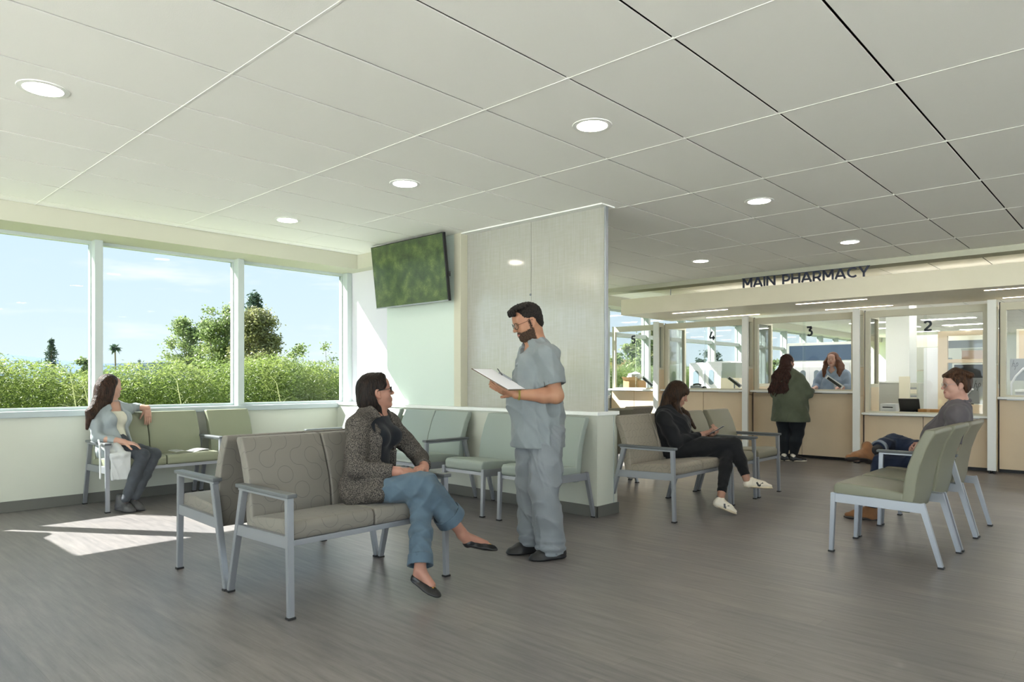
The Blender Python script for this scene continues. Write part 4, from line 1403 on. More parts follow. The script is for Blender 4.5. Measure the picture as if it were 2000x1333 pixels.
def torso(pel, wai, che, nb, sR, sL, fr, hw, ww, cw, dep, e=0.0, bust=0.0, belly=0.0):
    """prims of a trunk; fr forward; widths are half-widths; dep depth ratio"""
    fr = unit(fr)
    pel, wai, che, nb, sR, sL = [np.asarray(q, float) for q in (pel, wai, che, nb, sR, sL)]
    pr = [(cap(pel, wai, hw + e, ww + e, fr, dep), .0), (cap(wai, che, ww + e, cw + e, fr, dep), .04)]
    top = (sR + sL) / 2
    if e > 0: nb = nb - (0, 0, .032)
    pr.append((cap(che, top, cw + e, cw * .86 + e, fr, dep * .92), .04))
    pr.append((cap(sR, sL, .052 + e, None), .04))
    pr.append((cap(sR + (nb - sR) * .15, nb + (0, 0, .015), .045 + e, .05 + e * .6), .04))
    pr.append((cap(sL + (nb - sL) * .15, nb + (0, 0, .015), .045 + e, .05 + e * .6), .04))
    side = unit(sL - sR)
    if bust:
        for s in (-1, 1):
            c = che + side * s * .07 + fr * (cw * dep + e * .5) + (0, 0, .0)
            pr.append((ell(c - fr * .012, (.062 + e * .5,) * 3), .05))
    if belly:
        c = wai + fr * (ww * dep * .55)
        pr.append((ell(c, (ww * .85 + e, ww * .8 + e, .14 + e), np.stack([side, fr, V3(0, 0, 1)], 1)), .06))
    return pr

def limb(pts, rs, k=.02, **kw):
    return [(cap(pts[i], pts[i + 1], rs[i], rs[i + 1], **kw), k) for i in range(len(pts) - 1)]

def shoe(heel, toe, up, w=.043, h_=.075, kind='shoe', ground=None):
    """upper prims and sole prims; heel/toe are sole-level points"""
    heel = np.asarray(heel, float); toe = np.asarray(toe, float)
    d = toe - heel; L = np.linalg.norm(d); d = d / L
    u = unit(np.asarray(up, float) - np.dot(up, d) * d); s = np.cross(d, u)
    P = lambda x, y, z: heel + d * x * L + s * y + u * z
    R = np.stack([s, d, u], 1)
    sole = [(cap(P(.14, 0, .012), P(.45, .0, .012), w * .78, w * .80, u, .32), 0), (cap(P(.45, 0, .012), P(.72, .002, .012), w * .80, w * 1.02, u, .28), .02), (cap(P(.72, .002, .012), P(.86, .0, .012), w * 1.02, w * .70, u, .3), .02)]
    if kind == 'flat':
        up_ = [(cap(P(.12, 0, .024), P(.12, 0, .048), w * .72, w * .62), 0), (cap(P(.12, 0, .03), P(.5, 0, .022), w * .70, w * .78, u, .7), .02), (cap(P(.6, 0, .022), P(.84, 0, .020), w * .95, w * .66, u, .62), .02)]
    elif kind == 'boot':
        up_ = [(cap(P(.18, 0, .035), P(.18, 0, .12), w * .86, w * .88), 0), (cap(P(.16, 0, .035), P(.62, 0, .035), w * .80, w * .86, u, .85), .03), (cap(P(.25, 0, .09), P(.66, 0, .04), w * .75, w * .7), .03), (cap(P(.62, 0, .033), P(.84, 0, .028), w * .92, w * .66, u, .75), .02)]
    else:
        up_ = [(cap(P(.16, 0, .035), P(.17, 0, .075), w * .82, w * .76), 0), (cap(P(.16, 0, .035), P(.62, 0, .032), w * .80, w * .86, u, .85), .03), (cap(P(.28, 0, .065), P(.66, 0, .038), w * .66, w * .66), .03), (cap(P(.62, 0, .030), P(.85, 0, .026), w * .94, w * .66, u, .72), .02)]
    return P, up_, sole, R, L

def skin_mat(name, c, c2):
    m = mat(name, c, 0.5, spec=.35, var=(9, c2, .35, .7))
    b = m.node_tree.nodes['Principled BSDF']
    b.inputs['Subsurface Weight'].default_value = .12
    b.inputs['Subsurface Radius'].default_value = (.012, .005, .003)
    b.inputs['Subsurface Scale'].default_value = 1.0
    return m

def hair_mat(name, c1, c2, rough=.42, sc=(60, 60, 7)):
    m = bpy.data.materials.new(name); m.use_nodes = True
    nt = m.node_tree; N = nt.nodes.new; L = nt.links.new
    b = nt.nodes['Principled BSDF']; b.inputs['Roughness'].default_value = rough
    b.inputs['Specular IOR Level'].default_value = .16
    tc = N('ShaderNodeTexCoord'); mp = N('ShaderNodeMapping'); mp.inputs['Scale'].default_value = sc
    nz = N('ShaderNodeTexNoise'); nz.inputs['Scale'].default_value = 2.0; nz.inputs['Detail'].default_value = 5; nz.inputs['Distortion'].default_value = .6
    L(tc.outputs['Object'], mp.inputs[0]); L(mp.outputs[0], nz.inputs[0])
    cr = N('ShaderNodeValToRGB'); cr.color_ramp.elements[0].position = .35; cr.color_ramp.elements[0].color = c1
    cr.color_ramp.elements[1].position = .7; cr.color_ramp.elements[1].color = c2
    L(nz.outputs[0], cr.inputs[0]); L(cr.outputs[0], b.inputs['Base Color'])
    bp = N('ShaderNodeBump'); bp.inputs['Strength'].default_value = 1.0; bp.inputs['Distance'].default_value = .010
    L(nz.outputs[0], bp.inputs['Height']); L(bp.outputs[0], b.inputs['Normal'])
    return m

def cloth_mat(name, c, c2=None, rough=.8, weave=700, bump=.25):
    return mat(name, c, rough, spec=.2, bump=(weave, bump, .0008), var=(6, c2, .35, .7) if c2 else None, sheen=.1)

M['lip'] = mat('lip', srgb(158, 88, 80), .45)
M['lip_m'] = mat('lip_muted', srgb(150, 96, 86), .5)
M['eye_white'] = mat('eye_white', srgb(225, 222, 215), .25)
M['iris'] = mat('iris_brown', srgb(52, 36, 26), .2)
M['gold'] = mat('gold_metal', srgb(214, 168, 72), .3, metal=.9)
M['clear_lens'] = glass('spectacle_lens', (.96, .97, .97, 1), 1.0)

def face_extras(H, parent, root, brow_m, lashes=True):
    k = H.k
    rt = np.asarray(root, float)
    for s in (-1, 1):
        prs = [(ell(H.p(s * .031, .0805, -.0012), np.array([.0092, .0106, .0062]) * k, H.R), 0)]
        eye = put('eye', field_mesh(prs, .0016 * k, pad=.006), [M['eye_white'], M['iris']], parent, root,
                  lambda c, s=s: (np.linalg.norm((H.local(c) - [s * .0315, .0915, -.001]) * [1, .4, 1], axis=1) < .0052).astype(int))
        prs = [(cap(H.p(s * .016, .0905, .0175), H.p(s * .031, .0885, .0215), .0030 * k, .0032 * k), 0), (cap(H.p(s * .031, .0885, .0215), H.p(s * .046, .0745, .0165), .0032 * k, .0018 * k), .003)]
        put('eyebrow', field_mesh(prs, .0018 * k, pad=.006), brow_m, parent, root)

def glasses(H, parent, root, m, round_=True, w=.0022):
    k = H.k; mb = MB()
    rt = Vector(root)
    P = lambda x, y, z: Vector(H.p(x, y, z)) - rt
    for s in (-1, 1):
        pts = []
        for i in range(25):
            a = 2 * math.pi * i / 24
            ca, sa = math.cos(a), math.sin(a)
            if round_:
                x, z = .023 * ca, .021 * sa
            else:
                x = .025 * math.copysign(abs(ca) ** .55, ca); z = .018 * math.copysign(abs(sa) ** .6, sa)
            pts.append(P(s * .032 + x, .1045 - abs(s * .032 + x) ** 2 * 4.2, -.003 + z))
        mb.tube(pts, w * k, 6)
        mb.tube([P(s * .056, .092, .004), P(s * .073, .06, .006), P(s * .0835, -.005, .010), P(s * .082, -.022, -.002)], w * .8 * k, 6)
    mb.tube([P(-.010, .104, .002), P(0, .106, .006), P(.010, .104, .002)], w * k, 6)
    g = mb.build('spectacles', m, parent, True)
    mb = MB()
    for s in (-1, 1):
        ring = []
        for i in range(20):
            a = 2 * math.pi * i / 20
            x, z = .022 * math.cos(a), .018 * math.sin(a)
            ring.append(mb.bm.verts.new(P(s * .032 + x, .104 - abs(s * .032 + x) ** 2 * 4.2, -.003 + z)))
        mb.bm.faces.new(ring)
    mb.build('lenses', M['clear_lens'], g)

def person(label, root):
    return thing('person', label, 'person', root)
def body_mesh(H, neck, hands, tor=None, hh=.003, woman=True, smile=False, head_kw=None, limbs=(), links=()):
    """head, neck, trunk, arms, hands and legs meshed together as one continuous surface"""
    prs = []
    for pr in hands: prs += pr
    for pr in limbs: prs += pr
    for pts in links:
        n = len(pts)
        prs += limb(pts, [.046 - .022 * q / (n - 1) for q in range(n)], .02)
    prs += list(tor or [])
    lo = np.min([p[0][0] for p in prs] + [H.c - .16], 0) - .03
    hi = np.max([p[0][1] for p in prs] + [H.c + .16], 0) + .03
    F = Field(lo, hi, hh)
    # the trunk first, then limbs, so that fingers keep their small blends
    for p, k in (tor or []): F.add(p, k)
    for pts in links:
        n = len(pts)
        for p, k in limb(pts, [.046 - .022 * q / (n - 1) for q in range(n)], .02): F.add(p, k)
    for pr in list(limbs) + list(hands):
        for p, k in pr: F.add(p, k)
    add_head(F, H, neck, woman, smile, **(head_kw or {}))
    return F.mesh()

def lips_fn(H, w=.025):
    def fn(c):
        q = H.local(c)
        a = ((np.abs(q[:, 0]) < w) & (np.abs(q[:, 2] + .0665 - .10 * np.abs(q[:, 0])) < .0105 - .3 * np.abs(q[:, 0])) & (q[:, 1] > .080))
        return a.astype(int)
    return fn

# ================================================================= seated woman in the tweed jacket
def woman_tweed():
    root = V3(2.50, 3.45, 0)
    P = person('person in a tweed jacket and wide jeans sitting cross-legged on the front bench', root)
    skin = skin_mat('skin_tweed', srgb(166, 124, 107), srgb(158, 113, 97))
    hairm = hair_mat('dark_brown_bob', srgb(17, 13, 12), srgb(42, 32, 26))
    H = Frame((2.588, 3.585, 1.135), (.93, -.36, .20), roll=0.0, k=.97)
    fr = unit((.40, -.92, 0)); sd = np.cross((0, 0, 1), fr)
    pel, wai, che, nb = V3(2.50, 3.53, .57), V3(2.53, 3.56, .72), V3(2.555, 3.57, .86), V3(2.585, 3.585, .985)
    sR, sL = V3(2.405, 3.52, .925), V3(2.735, 3.65, .925)
    eR, wR = V3(2.33, 3.42, .69), V3(2.505, 3.245, .672)
    eL, wL = V3(2.875, 3.50, .70), V3(2.745, 3.30, .672)
    hR = hand_chains(wR, (.70, -.10, -.03), (-.15, -.35, .93), 1, (.25, .28, .3, .35), .93, .02, (.75, -.35, .5), .1)
    hL = hand_chains(wL, (-.72, -.38, -.02), (.05, -.15, 1), -1, (.5, .55, .6, .65), .93, .02, (.7, -.5, .4), .3)
    # the left hand rests over the right one
    hR = limb([eR + (wR - eR) * .35, wR], [.036, .026]) + hR
    hL = limb([eL + (wL - eL) * .35, wL], [.036, .026]) + hL
    tor = torso(pel, wai, che, nb, sR, sL, fr, .15, .12, .13, .72)
    kR, aR = V3(2.585, 3.10, .600), V3(2.855, 3.085, .285)
    kL, aL = V3(2.60, 3.15, .50), V3(2.465, 3.00, .145)
    heR, toR = V3(2.868, 3.085, .195), V3(3.115, 3.035, .130)
    heL, toL = V3(2.44, 3.045, .085), V3(2.50, 2.885, .008)
    lg = [limb([kR + (aR - kR) * .5, aR], [.045, .029]) + [(cap(aR, heR + (toR - heR) * .15 + (0, 0, .03), .030, .029), .01), (cap(aR + (.01, 0, -.02), heR + (toR - heR) * .62 + V3(.01, 0, .030), .030, .026), .02)],
          limb([kL + (aL - kL) * .6, aL], [.043, .029]) + [(cap(aL, heL + (toL - heL) * .18 + (0, 0, .03), .030, .028), .01), (cap(aL, heL + (toL - heL) * .62 + (.012, -.01, .035), .030, .026), .02)]]
    b = put('body', body_mesh(H, nb, [hR, hL], tor, .0033, True, True, {}, lg, [[sR, eR, wR], [sL, eL, wL], [pel, V3(2.42, 3.47, .54), kR, aR], [pel, V3(2.61, 3.53, .54), kL, aL]]), [skin, M['lip']], P, root, lips_fn(H, .027))
    face_extras(H, P, root, hairm)
    glasses(H, P, root, mat('teal_black_frame', srgb(26, 34, 38), .25), False, .0030)
    # hair: chin-length bob tucked behind the ear
    e = lambda x, y, z, a, b_, c_: ell(H.p(x, y, z), np.array([a, b_, c_]) * H.k, H.R)
    pr = [(e(0, -.018, .040, .083, .103, .092), 0), (e(0, -.055, -.015, .086, .072, .095), .03), (e(0, -.068, -.065, .083, .055, .075), .03),
          (cap(H.p(.060, -.045, -.03), H.p(.050, -.02, -.15), .032, .018), .03), (cap(H.p(-.058, -.040, -.03), H.p(-.050, -.010, -.165), .034, .020), .03),
          (cap(H.p(.0, -.075, -.05), H.p(.0, -.055, -.140), .045, .022), .03),
          (cap(H.p(.02, .070, .082), H.p(.066, .055, .045), .013, .010), .02), (cap(H.p(-.015, .066, .088), H.p(-.066, .046, .040), .014, .012), .02), (cap(H.p(-.066, .046, .040), H.p(-.073, .022, .005), .012, .012), .02),
          (cap(H.p(.03, .050, .102), H.p(-.03, .05, .102), .016), .02)]
    cuts = [(e(0, .095, -.035, .072, .060, .088), .012), (e(.075, .03, -.045, .045, .052, .055), .01), (e(-.075, .03, -.045, .045, .052, .055), .01),
            (e(.086, -.008, -.014, .020, .022, .034), .008), (e(-.086, -.008, -.014, .020, .022, .034), .008), (e(0, .05, -.13, .075, .085, .06), .01)]
    put('hair', field_mesh(pr, .0036, cuts, (.0045, 100, 3, (1, 1, .12), 6)), hairm, P, root)
    # black top
    blk = cloth_mat('black_knit', srgb(24, 27, 32), srgb(30, 34, 40))
    tp = torso(pel, wai, che, nb, sR, sL, fr, .155, .128, .135, .76, .006, .012)
    put('top', field_mesh(tp, .007, [(plane_cut(nb + (0, 0, .020), (.10, -.25, 1), .2), .006), (cap(nb, nb + (0, 0, .2), .052, .06), .006)], (.0020, 38, 4, (1, 1, .4))), blk, P, root)
    # tweed jacket
    tw = mat('tweed', srgb(92, 86, 78), .9, spec=.15, bump=(420, .5, .002))
    nt = tw.node_tree; nz = nt.nodes.new('ShaderNodeTexNoise'); nz.inputs['Scale'].default_value = 230; nz.inputs['Detail'].default_value = 3
    tc = nt.nodes.new('ShaderNodeTexCoord'); nt.links.new(tc.outputs['Object'], nz.inputs[0])
    cr = nt.nodes.new('ShaderNodeValToRGB'); cr.color_ramp.elements[0].position = .42; cr.color_ramp.elements[0].color = srgb(34, 33, 34)
    cr.color_ramp.elements[1].position = .60; cr.color_ramp.elements[1].color = srgb(108, 102, 95)
    nt.links.new(nz.outputs[0], cr.inputs[0]); nt.links.new(cr.outputs[0], nt.nodes['Principled BSDF'].inputs['Base Color'])
    jk = torso(pel + (-.01, -.01, -.02), wai, che, nb, sR, sL, fr, .175, .150, .150, .84, .020, .02)
    jk += limb([sR, sR + (eR - sR) * .5, eR], [.068, .062, .056], .03) + limb([eR, wR + (eR - wR) * .10], [.056, .044], .025)
    jk += limb([sL, sL + (eL - sL) * .5, eL], [.068, .062, .056], .03) + limb([eL, wL + (eL - wL) * .12], [.056, .044], .025)
    hR_, hL_ = V3(2.40, 3.47, .53), V3(2.62, 3.55, .53)
    jk += [(cap(pel + (-.10, -.02, -.01), V3(2.42, 3.33, .56), .105, .085, (0, 0, 1), .85), .04), (cap(pel + (.09, .03, -.01), V3(2.63, 3.42, .57), .10, .08, (0, 0, 1), .85), .04)]
    fc = che + fr * .17
    u = unit(V3(0, 0, 1))
    # the open front: a long wedge from the collar to the lap
    R = np.stack([sd, fr, u], 1)
    cuts = [(rbox(wai + fr * .20 + sd * -.012 + (0, 0, .04), (.080, .14, .22), np.stack([unit(sd + u * .10), fr, unit(u - sd * .10)], 1), .01), .012),
            (rbox(nb + fr * .13 + sd * -.004 + (0, 0, -.06), (.076, .13, .15), R, .01), .012),
            (cap(nb + fr * .02 + (0, 0, -.012), nb + (0, 0, .25), .070, .085), .008),
            (plane_cut(wR + (eR - wR) * .14, wR - eR, .07), .003), (plane_cut(wL + (eL - wL) * .14, wL - eL, .07), .003),
            (rbox((2.5, 3.4, .40), (.4, .4, .065), None, .005), .01)]
    jm = field_mesh(jk, .0062, cuts, (.011, 22, 11, (1, 1, .5), 4))
    J = put('jacket', jm, tw, P, root)
    # lapels and collar
    lap = []
    for s, off in ((-1, -.085), (1, .075)):
        a = nb + sd * s * .074 + fr * .020 + (0, 0, -.004)
        m1 = che + sd * (-.012 + s * .098) + fr * .112 + (0, 0, .02)
        c_ = wai + sd * (-.012 + s * .088) + fr * .128 + (0, 0, .03)
        lap += [(cap(a, m1, .017, .030, fr, .35), 0 if s < 0 else 0), (cap(m1, c_, .030, .010, fr, .35), .012)]
    lap += [(cap(nb + sd * -.074 + fr * .02 + (0, 0, -.004), nb - fr * .060 + (0, 0, .014), .016), .012), (cap(nb + sd * .074 + fr * .02 + (0, 0, -.004), nb - fr * .060 + (0, 0, .014), .016), .012)]
    put('lapel', field_mesh(lap, .005), tw, J, root)
    # jeans
    dn = cloth_mat('light_blue_denim', srgb(72, 89, 102), srgb(86, 104, 117), .8, 900, .3)
    hR2, hL2 = V3(2.41, 3.46, .545), V3(2.61, 3.54, .545)
    cR, cL = kR + (aR - kR) * .72, kL + (aL - kL) * .93
    je = [(cap(pel, pel + (0, 0, .02), .145, .145, fr, .8), 0)]
    je += limb([hR2, (hR2 + kR) / 2, kR], [.092, .086, .074], .03) + limb([kR, cR, cR + (aR - kR) * .06], [.074, .082, .088], .02)
    kc = limb([hL2, (hL2 + kL) / 2, kL], [.090, .080, .068], .03) + limb([kL, (kL + cL) / 2, cL + (aL - kL) * .05], [.070, .064, .070], .02)
    cutR = plane_cut(cR, aR - kR, .16); cutL = plane_cut(cL, aL - kL, .12)
    hole_R = cap(cR - unit(aR - kR) * .015, aR, .080, .12); hole_L = cap(cL - unit(aL - kL) * .012, aL, .058, .08)
    put('jeans', field_mesh(je + kc, .006, [(cutR, .002), (cutL, .002), (hole_R, .002), (hole_L, .002)], (.016, 28, 5, (1, 1, 1), 4)), dn, P, root)
    hem = []
    for c0, ax, r0 in ((cR, unit(aR - kR), .0905), (cL, unit(aL - kL), .0725)):
        F_ = field_mesh([(cap(c0 - ax * .075, c0 + ax * .02, r0 - .002, r0 + .004), 0)], .005, [(plane_cut(c0 + ax * .001, ax, .15), .002), (plane_cut(c0 - ax * .062, -ax, .15), .002), (cap(c0 - ax * .2, c0 + ax * .1, r0 - .010, r0 - .008), .002)], (.003, 40, 2, (1, 1, 1)))
        hem.append(F_)
        put('jeans_hem', F_, cloth_mat('denim_cuff', srgb(80, 98, 112), srgb(68, 86, 100), .8, 900, .3), P, root)
    # black flats with a gold bar
    bl = mat('black_leather', srgb(20, 20, 22), .35)
    for he, to, up_, an in ((heR, toR, V3(.25, -.1, 1), aR), (heL, toL, V3(.25, -.45, 1), aL)):
        Pf, up2, sole, R_, L_ = shoe(he, to, up_, .040, kind='flat')
        foot_hole = [(cap(Pf(.16, 0, .060), Pf(.60, 0, .052), .030, .024), .006)]
        sh = put('shoe', field_mesh(sole + up2, .003, foot_hole, pad=.02), bl, P, root)
        mb = MB()
        rt = Vector(root)
        mb.beam(Vector(Pf(.73, -.018, .040)) - rt, Vector(Pf(.73, .018, .040)) - rt, .004, .003, up=tuple(R_[:, 2]))
        mb.beam(Vector(Pf(.76, -.012, .038)) - rt, Vector(Pf(.69, -.004, .044)) - rt, .004, .003, up=tuple(R_[:, 2]))
        mb.beam(Vector(Pf(.76, .012, .038)) - rt, Vector(Pf(.69, .004, .044)) - rt, .004, .003, up=tuple(R_[:, 2]))
        g = mb.build('gold_bar', M['gold'], sh)
    return P

# ================================================================= standing man in scrubs
def man_scrubs():
    root = V3(3.56, 3.10, 0)
    P = person('person in pale blue-grey scrubs and round glasses standing and holding a clipboard', root)
    skin = skin_mat('skin_scrubs', srgb(164, 123, 97), srgb(153, 108, 85))
    beard = hair_mat('short_beard', srgb(38, 30, 26), srgb(92, 72, 58), .7, (90, 90, 90))
    hairm = hair_mat('black_curly_hair', srgb(14, 13, 13), srgb(46, 40, 36), .5, (60, 60, 60))
    H = Frame((3.525, 3.140, 1.608), (-.82, .455, -.34), roll=0.0, k=1.02)
    fr = unit((-.89, .455, 0)); sd = np.cross((0, 0, 1), fr)
    pel, wai, che, nb = V3(3.575, 3.075, .92), V3(3.565, 3.085, 1.08), V3(3.57, 3.095, 1.27), V3(3.580, 3.105, 1.435)
    sL, sR = V3(3.50, 2.945, 1.375), V3(3.665, 3.265, 1.375)
    eL, wL = V3(3.505, 2.872, 1.105), V3(3.305, 3.045, 1.115)
    eR, wR = V3(3.66, 3.33, 1.10), V3(3.44, 3.31, 1.145)
    c_, l_ = unit((.98, .2, .0)), unit((-.18, .88, .44))
    nrm = unit(np.cross(c_, l_))
    bc = V3(3.255, 3.148, 1.212)
    hL = limb([sL, (sL + eL) / 2, eL], [.052, .050, .047], .03) + limb([eL, eL + (wL - eL) * .3, wL], [.045, .047, .030], .03) + \
         hand_chains(wL, (-.62, .66, .28), (-.25, -.30, -.90), -1, (.10, .14, .2, .25), 1.03, .05, (.60, .15, .75), .10)
    hR = limb([sR, (sR + eR) / 2, eR], [.052, .050, .047], .03) + limb([eR, eR + (wR - eR) * .3, wR], [.045, .047, .030], .03) + \
         hand_chains(wR, (-.85, -.25, .1), (.1, .35, -.9), 1, (.35, .4, .45, .5), 1.0, .05)
    lg = [limb([V3(3.55, 3.00, .5), V3(3.60, 3.01, .09)], [.05, .035]), limb([V3(3.60, 3.17, .5), V3(3.63, 3.19, .09)], [.05, .035])]
    tor = torso(pel, wai, che, nb, sR, sL, fr, .14, .14, .15, .72)
    def fm(c):
        q = H.local(c)
        lip = lips_fn(H, .024)(c)
        q = q + np.random.default_rng(1).normal(size=q.shape) * .0028
        x, y, z = q[:, 0], q[:, 1], q[:, 2]
        jaw = (z < -.047 - .10 * np.clip(y - .03, 0, 1)) & (z > -.125) & (y > -.002) & (z < -.028 - .45 * np.clip(y - .01, 0, .05))
        mous = (np.abs(x) < .030) & (z < -.045) & (z > -.060) & (y > .075)
        side = (np.abs(x) > .045) & (z < .02) & (z > -.08) & (y > .006) & (y < .020)
        return np.where((jaw | mous | side) & (lip == 0), 2, lip)
    put('body', body_mesh(H, nb, [hL, hR], tor, .003, False, False, {'chin': 1.15}, lg, [[pel, V3(3.55, 3.0, .86), V3(3.54, 3.0, .5), V3(3.60, 3.01, .09)], [pel, V3(3.60, 3.16, .86), V3(3.585, 3.18, .5), V3(3.63, 3.19, .09)]]), [skin, M['lip_m'], beard], P, root, fm)
    face_extras(H, P, root, hairm)
    e = lambda x, y, z, a, b_, c__: ell(H.p(x, y, z), np.array([a, b_, c__]) * H.k, H.R)
    # trimmed beard standing just off the jaw
    prb = [(cap(H.p(s * .050, -.002, -.052), H.p(s * .016, .062, -.092), .0255, .0215), .02) for s in (-1, 1)] + [(e(0, .071, -.098, .024, .022, .021), .018)]
    cb = [(e(0, .085, -.060, .030, .035, .014), .008), (e(0, .030, -.020, .072, .060, .052), .01), (e(0, .01, -.135, .05, .05, .03), .01)]
    put('beard', field_mesh(prb, .003, cb, (.0022, 420, 2, (1, 1, 1), 10), pad=.02), beard, P, root)
    glasses(H, P, root, mat('thin_brown_frame', srgb(52, 44, 38), .25, metal=.4), True, .0017)
    pr = [(e(0, -.018, .044, .0765, .0985, .085), 0), (e(0, -.062, -.01, .066, .044, .065), .02)]
    r = random.Random(5)
    for i in range(120):
        a = r.uniform(0, 2 * math.pi); q = r.uniform(0, 1)
        x = .062 * math.cos(a) * math.sqrt(q); y = .015 + .085 * math.sin(a) * math.sqrt(q) * (1 if math.sin(a) > 0 else .8)
        z = .122 - .45 * x * x / .08 - 3.2 * max(0, y - .03) ** 2 * 1.6 - .9 * max(0, -y) ** 2 * 5
        pr.append((e(x, y, z, .014, .014, .012), .006))
    for i in range(26):
        x = r.uniform(-.052, .052); pr.append((e(x, .096 - 4 * x * x + r.uniform(-.008, .006), .082 + r.uniform(-.010, .022), .0125, .0125, .0115), .005))
    cuts = [(e(0, .10, -.02, .066, .048, .088), .006), (e(.074, .045, -.04, .03, .055, .065), .006), (e(-.074, .045, -.04, .03, .055, .065), .006),
            (e(.084, -.002, -.020, .018, .026, .040), .004), (e(-.084, -.002, -.020, .018, .026, .040), .004)]
    put('hair', field_mesh(pr, .0036, cuts, (.0045, 150, 3, (1, 1, 1), 6)), hairm, P, root)
    # scrub top
    sc = cloth_mat('scrub_blue_grey', srgb(124, 131, 134), srgb(116, 123, 127), .75, 600, .2)
    tp = torso(pel + (0, 0, .0), wai, che, nb, sR, sL, fr, .165, .160, .155, .86, .020, 0, .03)
    tp += [(cap(pel + (0, 0, .06), pel + (.0, .0, -.15), .175, .190, fr, .95), .05), (cap(wai + fr * .06, pel + fr * .075 + (0, 0, -.12), .13, .14, fr, .8), .06)]
    for a, b_ in ((sL, eL), (sR, eR)):
        tp += limb([a + (0, 0, .005), a + (b_ - a) * .5, a + (b_ - a) * .86], [.074, .080, .090], .035)
    u = V3(0, 0, 1)
    cuts = [(plane_cut(pel + (0, 0, -.165), (0, 0, -1), .3), .002), (cap(pel + (0, 0, -.150), pel + (0, 0, -.35), .165, .2, fr, .9), .003),
            (plane_cut(sL + (eL - sL) * .74, eL - sL, .10), .002), (plane_cut(sR + (eR - sR) * .74, eR - sR, .10), .002),
            (cap(sL + (eL - sL) * .68, eL + (eL - sL) * .3, .070, .08), .003), (cap(sR + (eR - sR) * .68, eR + (eR - sR) * .3, .070, .08), .003),
            (cap(nb + fr * .012 + (0, 0, -.03), nb + (0, 0, .25) + fr * .04, .070, .10), .006),
            (rbox(nb + fr * .105 + u * .0, (.050, .05, .050), np.stack([unit(sd + u), fr, unit(u - sd)], 1), .004), .005),
            (rbox(pel + sd * .185 + (0, 0, -.13), (.03, .004, .06), np.stack([sd, fr, u], 1), .001), .002)]
    S = put('scrub_top', field_mesh(tp, .006, cuts, (.020, 24, 9, (1, 1, .35), 4)), sc, P, root)
    # v-neck band, chest pocket and lower pocket
    band = []
    vb = che + fr * .150 + (0, 0, .04)
    for s in (-1, 1):
        band += [(cap(nb + sd * s * .070 + fr * .005 + (0, 0, -.018), vb, .012, .012, fr, .5), 0), (cap(nb + sd * s * .070 + fr * .005 + (0, 0, -.018), nb - fr * .062 + (0, 0, .004), .012, .012), .008)]
    put('neck_band', field_mesh(band, .004), sc, S, root)
    # trousers
    hL2, hR2 = V3(3.555, 2.990, .86), V3(3.60, 3.165, .86)
    kL_, aL_ = V3(3.530, 3.000, .50), V3(3.600, 3.000, .085)
    kR_, aR_ = V3(3.575, 3.180, .50), V3(3.615, 3.195, .10)
    pt = [(cap(pel + (0, 0, -.02), pel + (0, 0, -.06), .165, .165, fr, .85), 0)]
    pt += limb([hL2, kL_ + (hL2 - kL_) * .3, kL_, (kL_ + aL_) / 2, aL_], [.118, .108, .100, .098, .104], .04)
    pt += limb([hR2, kR_ + (hR2 - kR_) * .3, kR_, (kR_ + aR_) / 2, aR_], [.115, .100, .088, .084, .080], .02)
    cuts = [(plane_cut((3.6, 3.0, .035), (.1, 0, -1), .2), .004), (plane_cut((3.6, 3.19, .055), (.1, 0, -1), .08), .004)]
    F = Field(*bounds([(3.35, 2.8, .0), (3.85, 3.4, 1.05)], .03), .006)
    for p_, k_ in pt: F.add(p_, k_)
    F.wrinkle(.020, 24, 21, (1, 1, .45), 4)
    # stacked folds at the ankles
    X, Y, Z = np.meshgrid(*F.ax, indexing='ij')
    F.V += (.0075 * np.sin(Z * 125 + 14 * X + 9 * Y) * np.clip(1 - (Z - .03) / .17, 0, 1)).astype(np.float32)
    for c in cuts: F.cut(*c)
    tr = put('scrub_trousers', F.mesh(), cloth_mat('scrub_trouser_grey', srgb(122, 127, 131), srgb(114, 119, 124), .75, 600, .2), P, root)
    bl = mat('black_shoe', srgb(22, 22, 23), .5)
    for he, to in ((V3(3.69, 2.945, .0), V3(3.445, 3.055, 0)), (V3(3.70, 3.155, 0), V3(3.465, 3.285, .0))):
        Pf, up2, sole, R_, L_ = shoe(he, to, (0, 0, 1), .050)
        s_ = put('shoe', field_mesh(sole + up2, .004, pad=.02), bl, P, root)
    # wrist bands
    mb = MB(); rt = Vector(root)
    ax = unit(wL - eL); a0 = unit(np.cross(ax, (0, 0, 1))); b0 = np.cross(ax, a0)
    for off, rr in ((.015, .0345), (.022, .0345)):
        pts = [Vector(wL - ax * off + (a0 * math.cos(t) + b0 * math.sin(t)) * rr) - rt for t in np.linspace(0, 2 * math.pi, 25)]
        mb.tube(pts, .0028, 6)
    mb.build('wrist_band', mat('olive_cord', srgb(150, 140, 60), .6), P, True)
    # clipboard: a thing of its own
    t = thing('clipboard', 'clipboard with white papers held by the standing man in scrubs', 'clipboard', tuple(bc))
    def board(name, m_, wx, ly, th, off, parent, oc=(0, 0)):
        mb = MB()
        mb.box((-wx / 2 + oc[0], -ly / 2 + oc[1], 0), (wx / 2 + oc[0], ly / 2 + oc[1], th), .001)
        for v in mb.bm.verts:
            v.co = Vector(c_) * v.co.x + Vector(l_) * v.co.y + Vector(nrm) * (v.co.z + off)
        return mb.build(name, m_, parent)
    board('board', mat('brown_hardboard', srgb(96, 78, 58), .6), .235, .32, .004, 0, t)
    board('paper_sheets', mat('white_paper', srgb(232, 233, 238), .6), .222, .300, .003, .0042, t)
    board('paper_underside', bpy.data.materials['white_paper'], .222, .300, .002, -.0022, t)
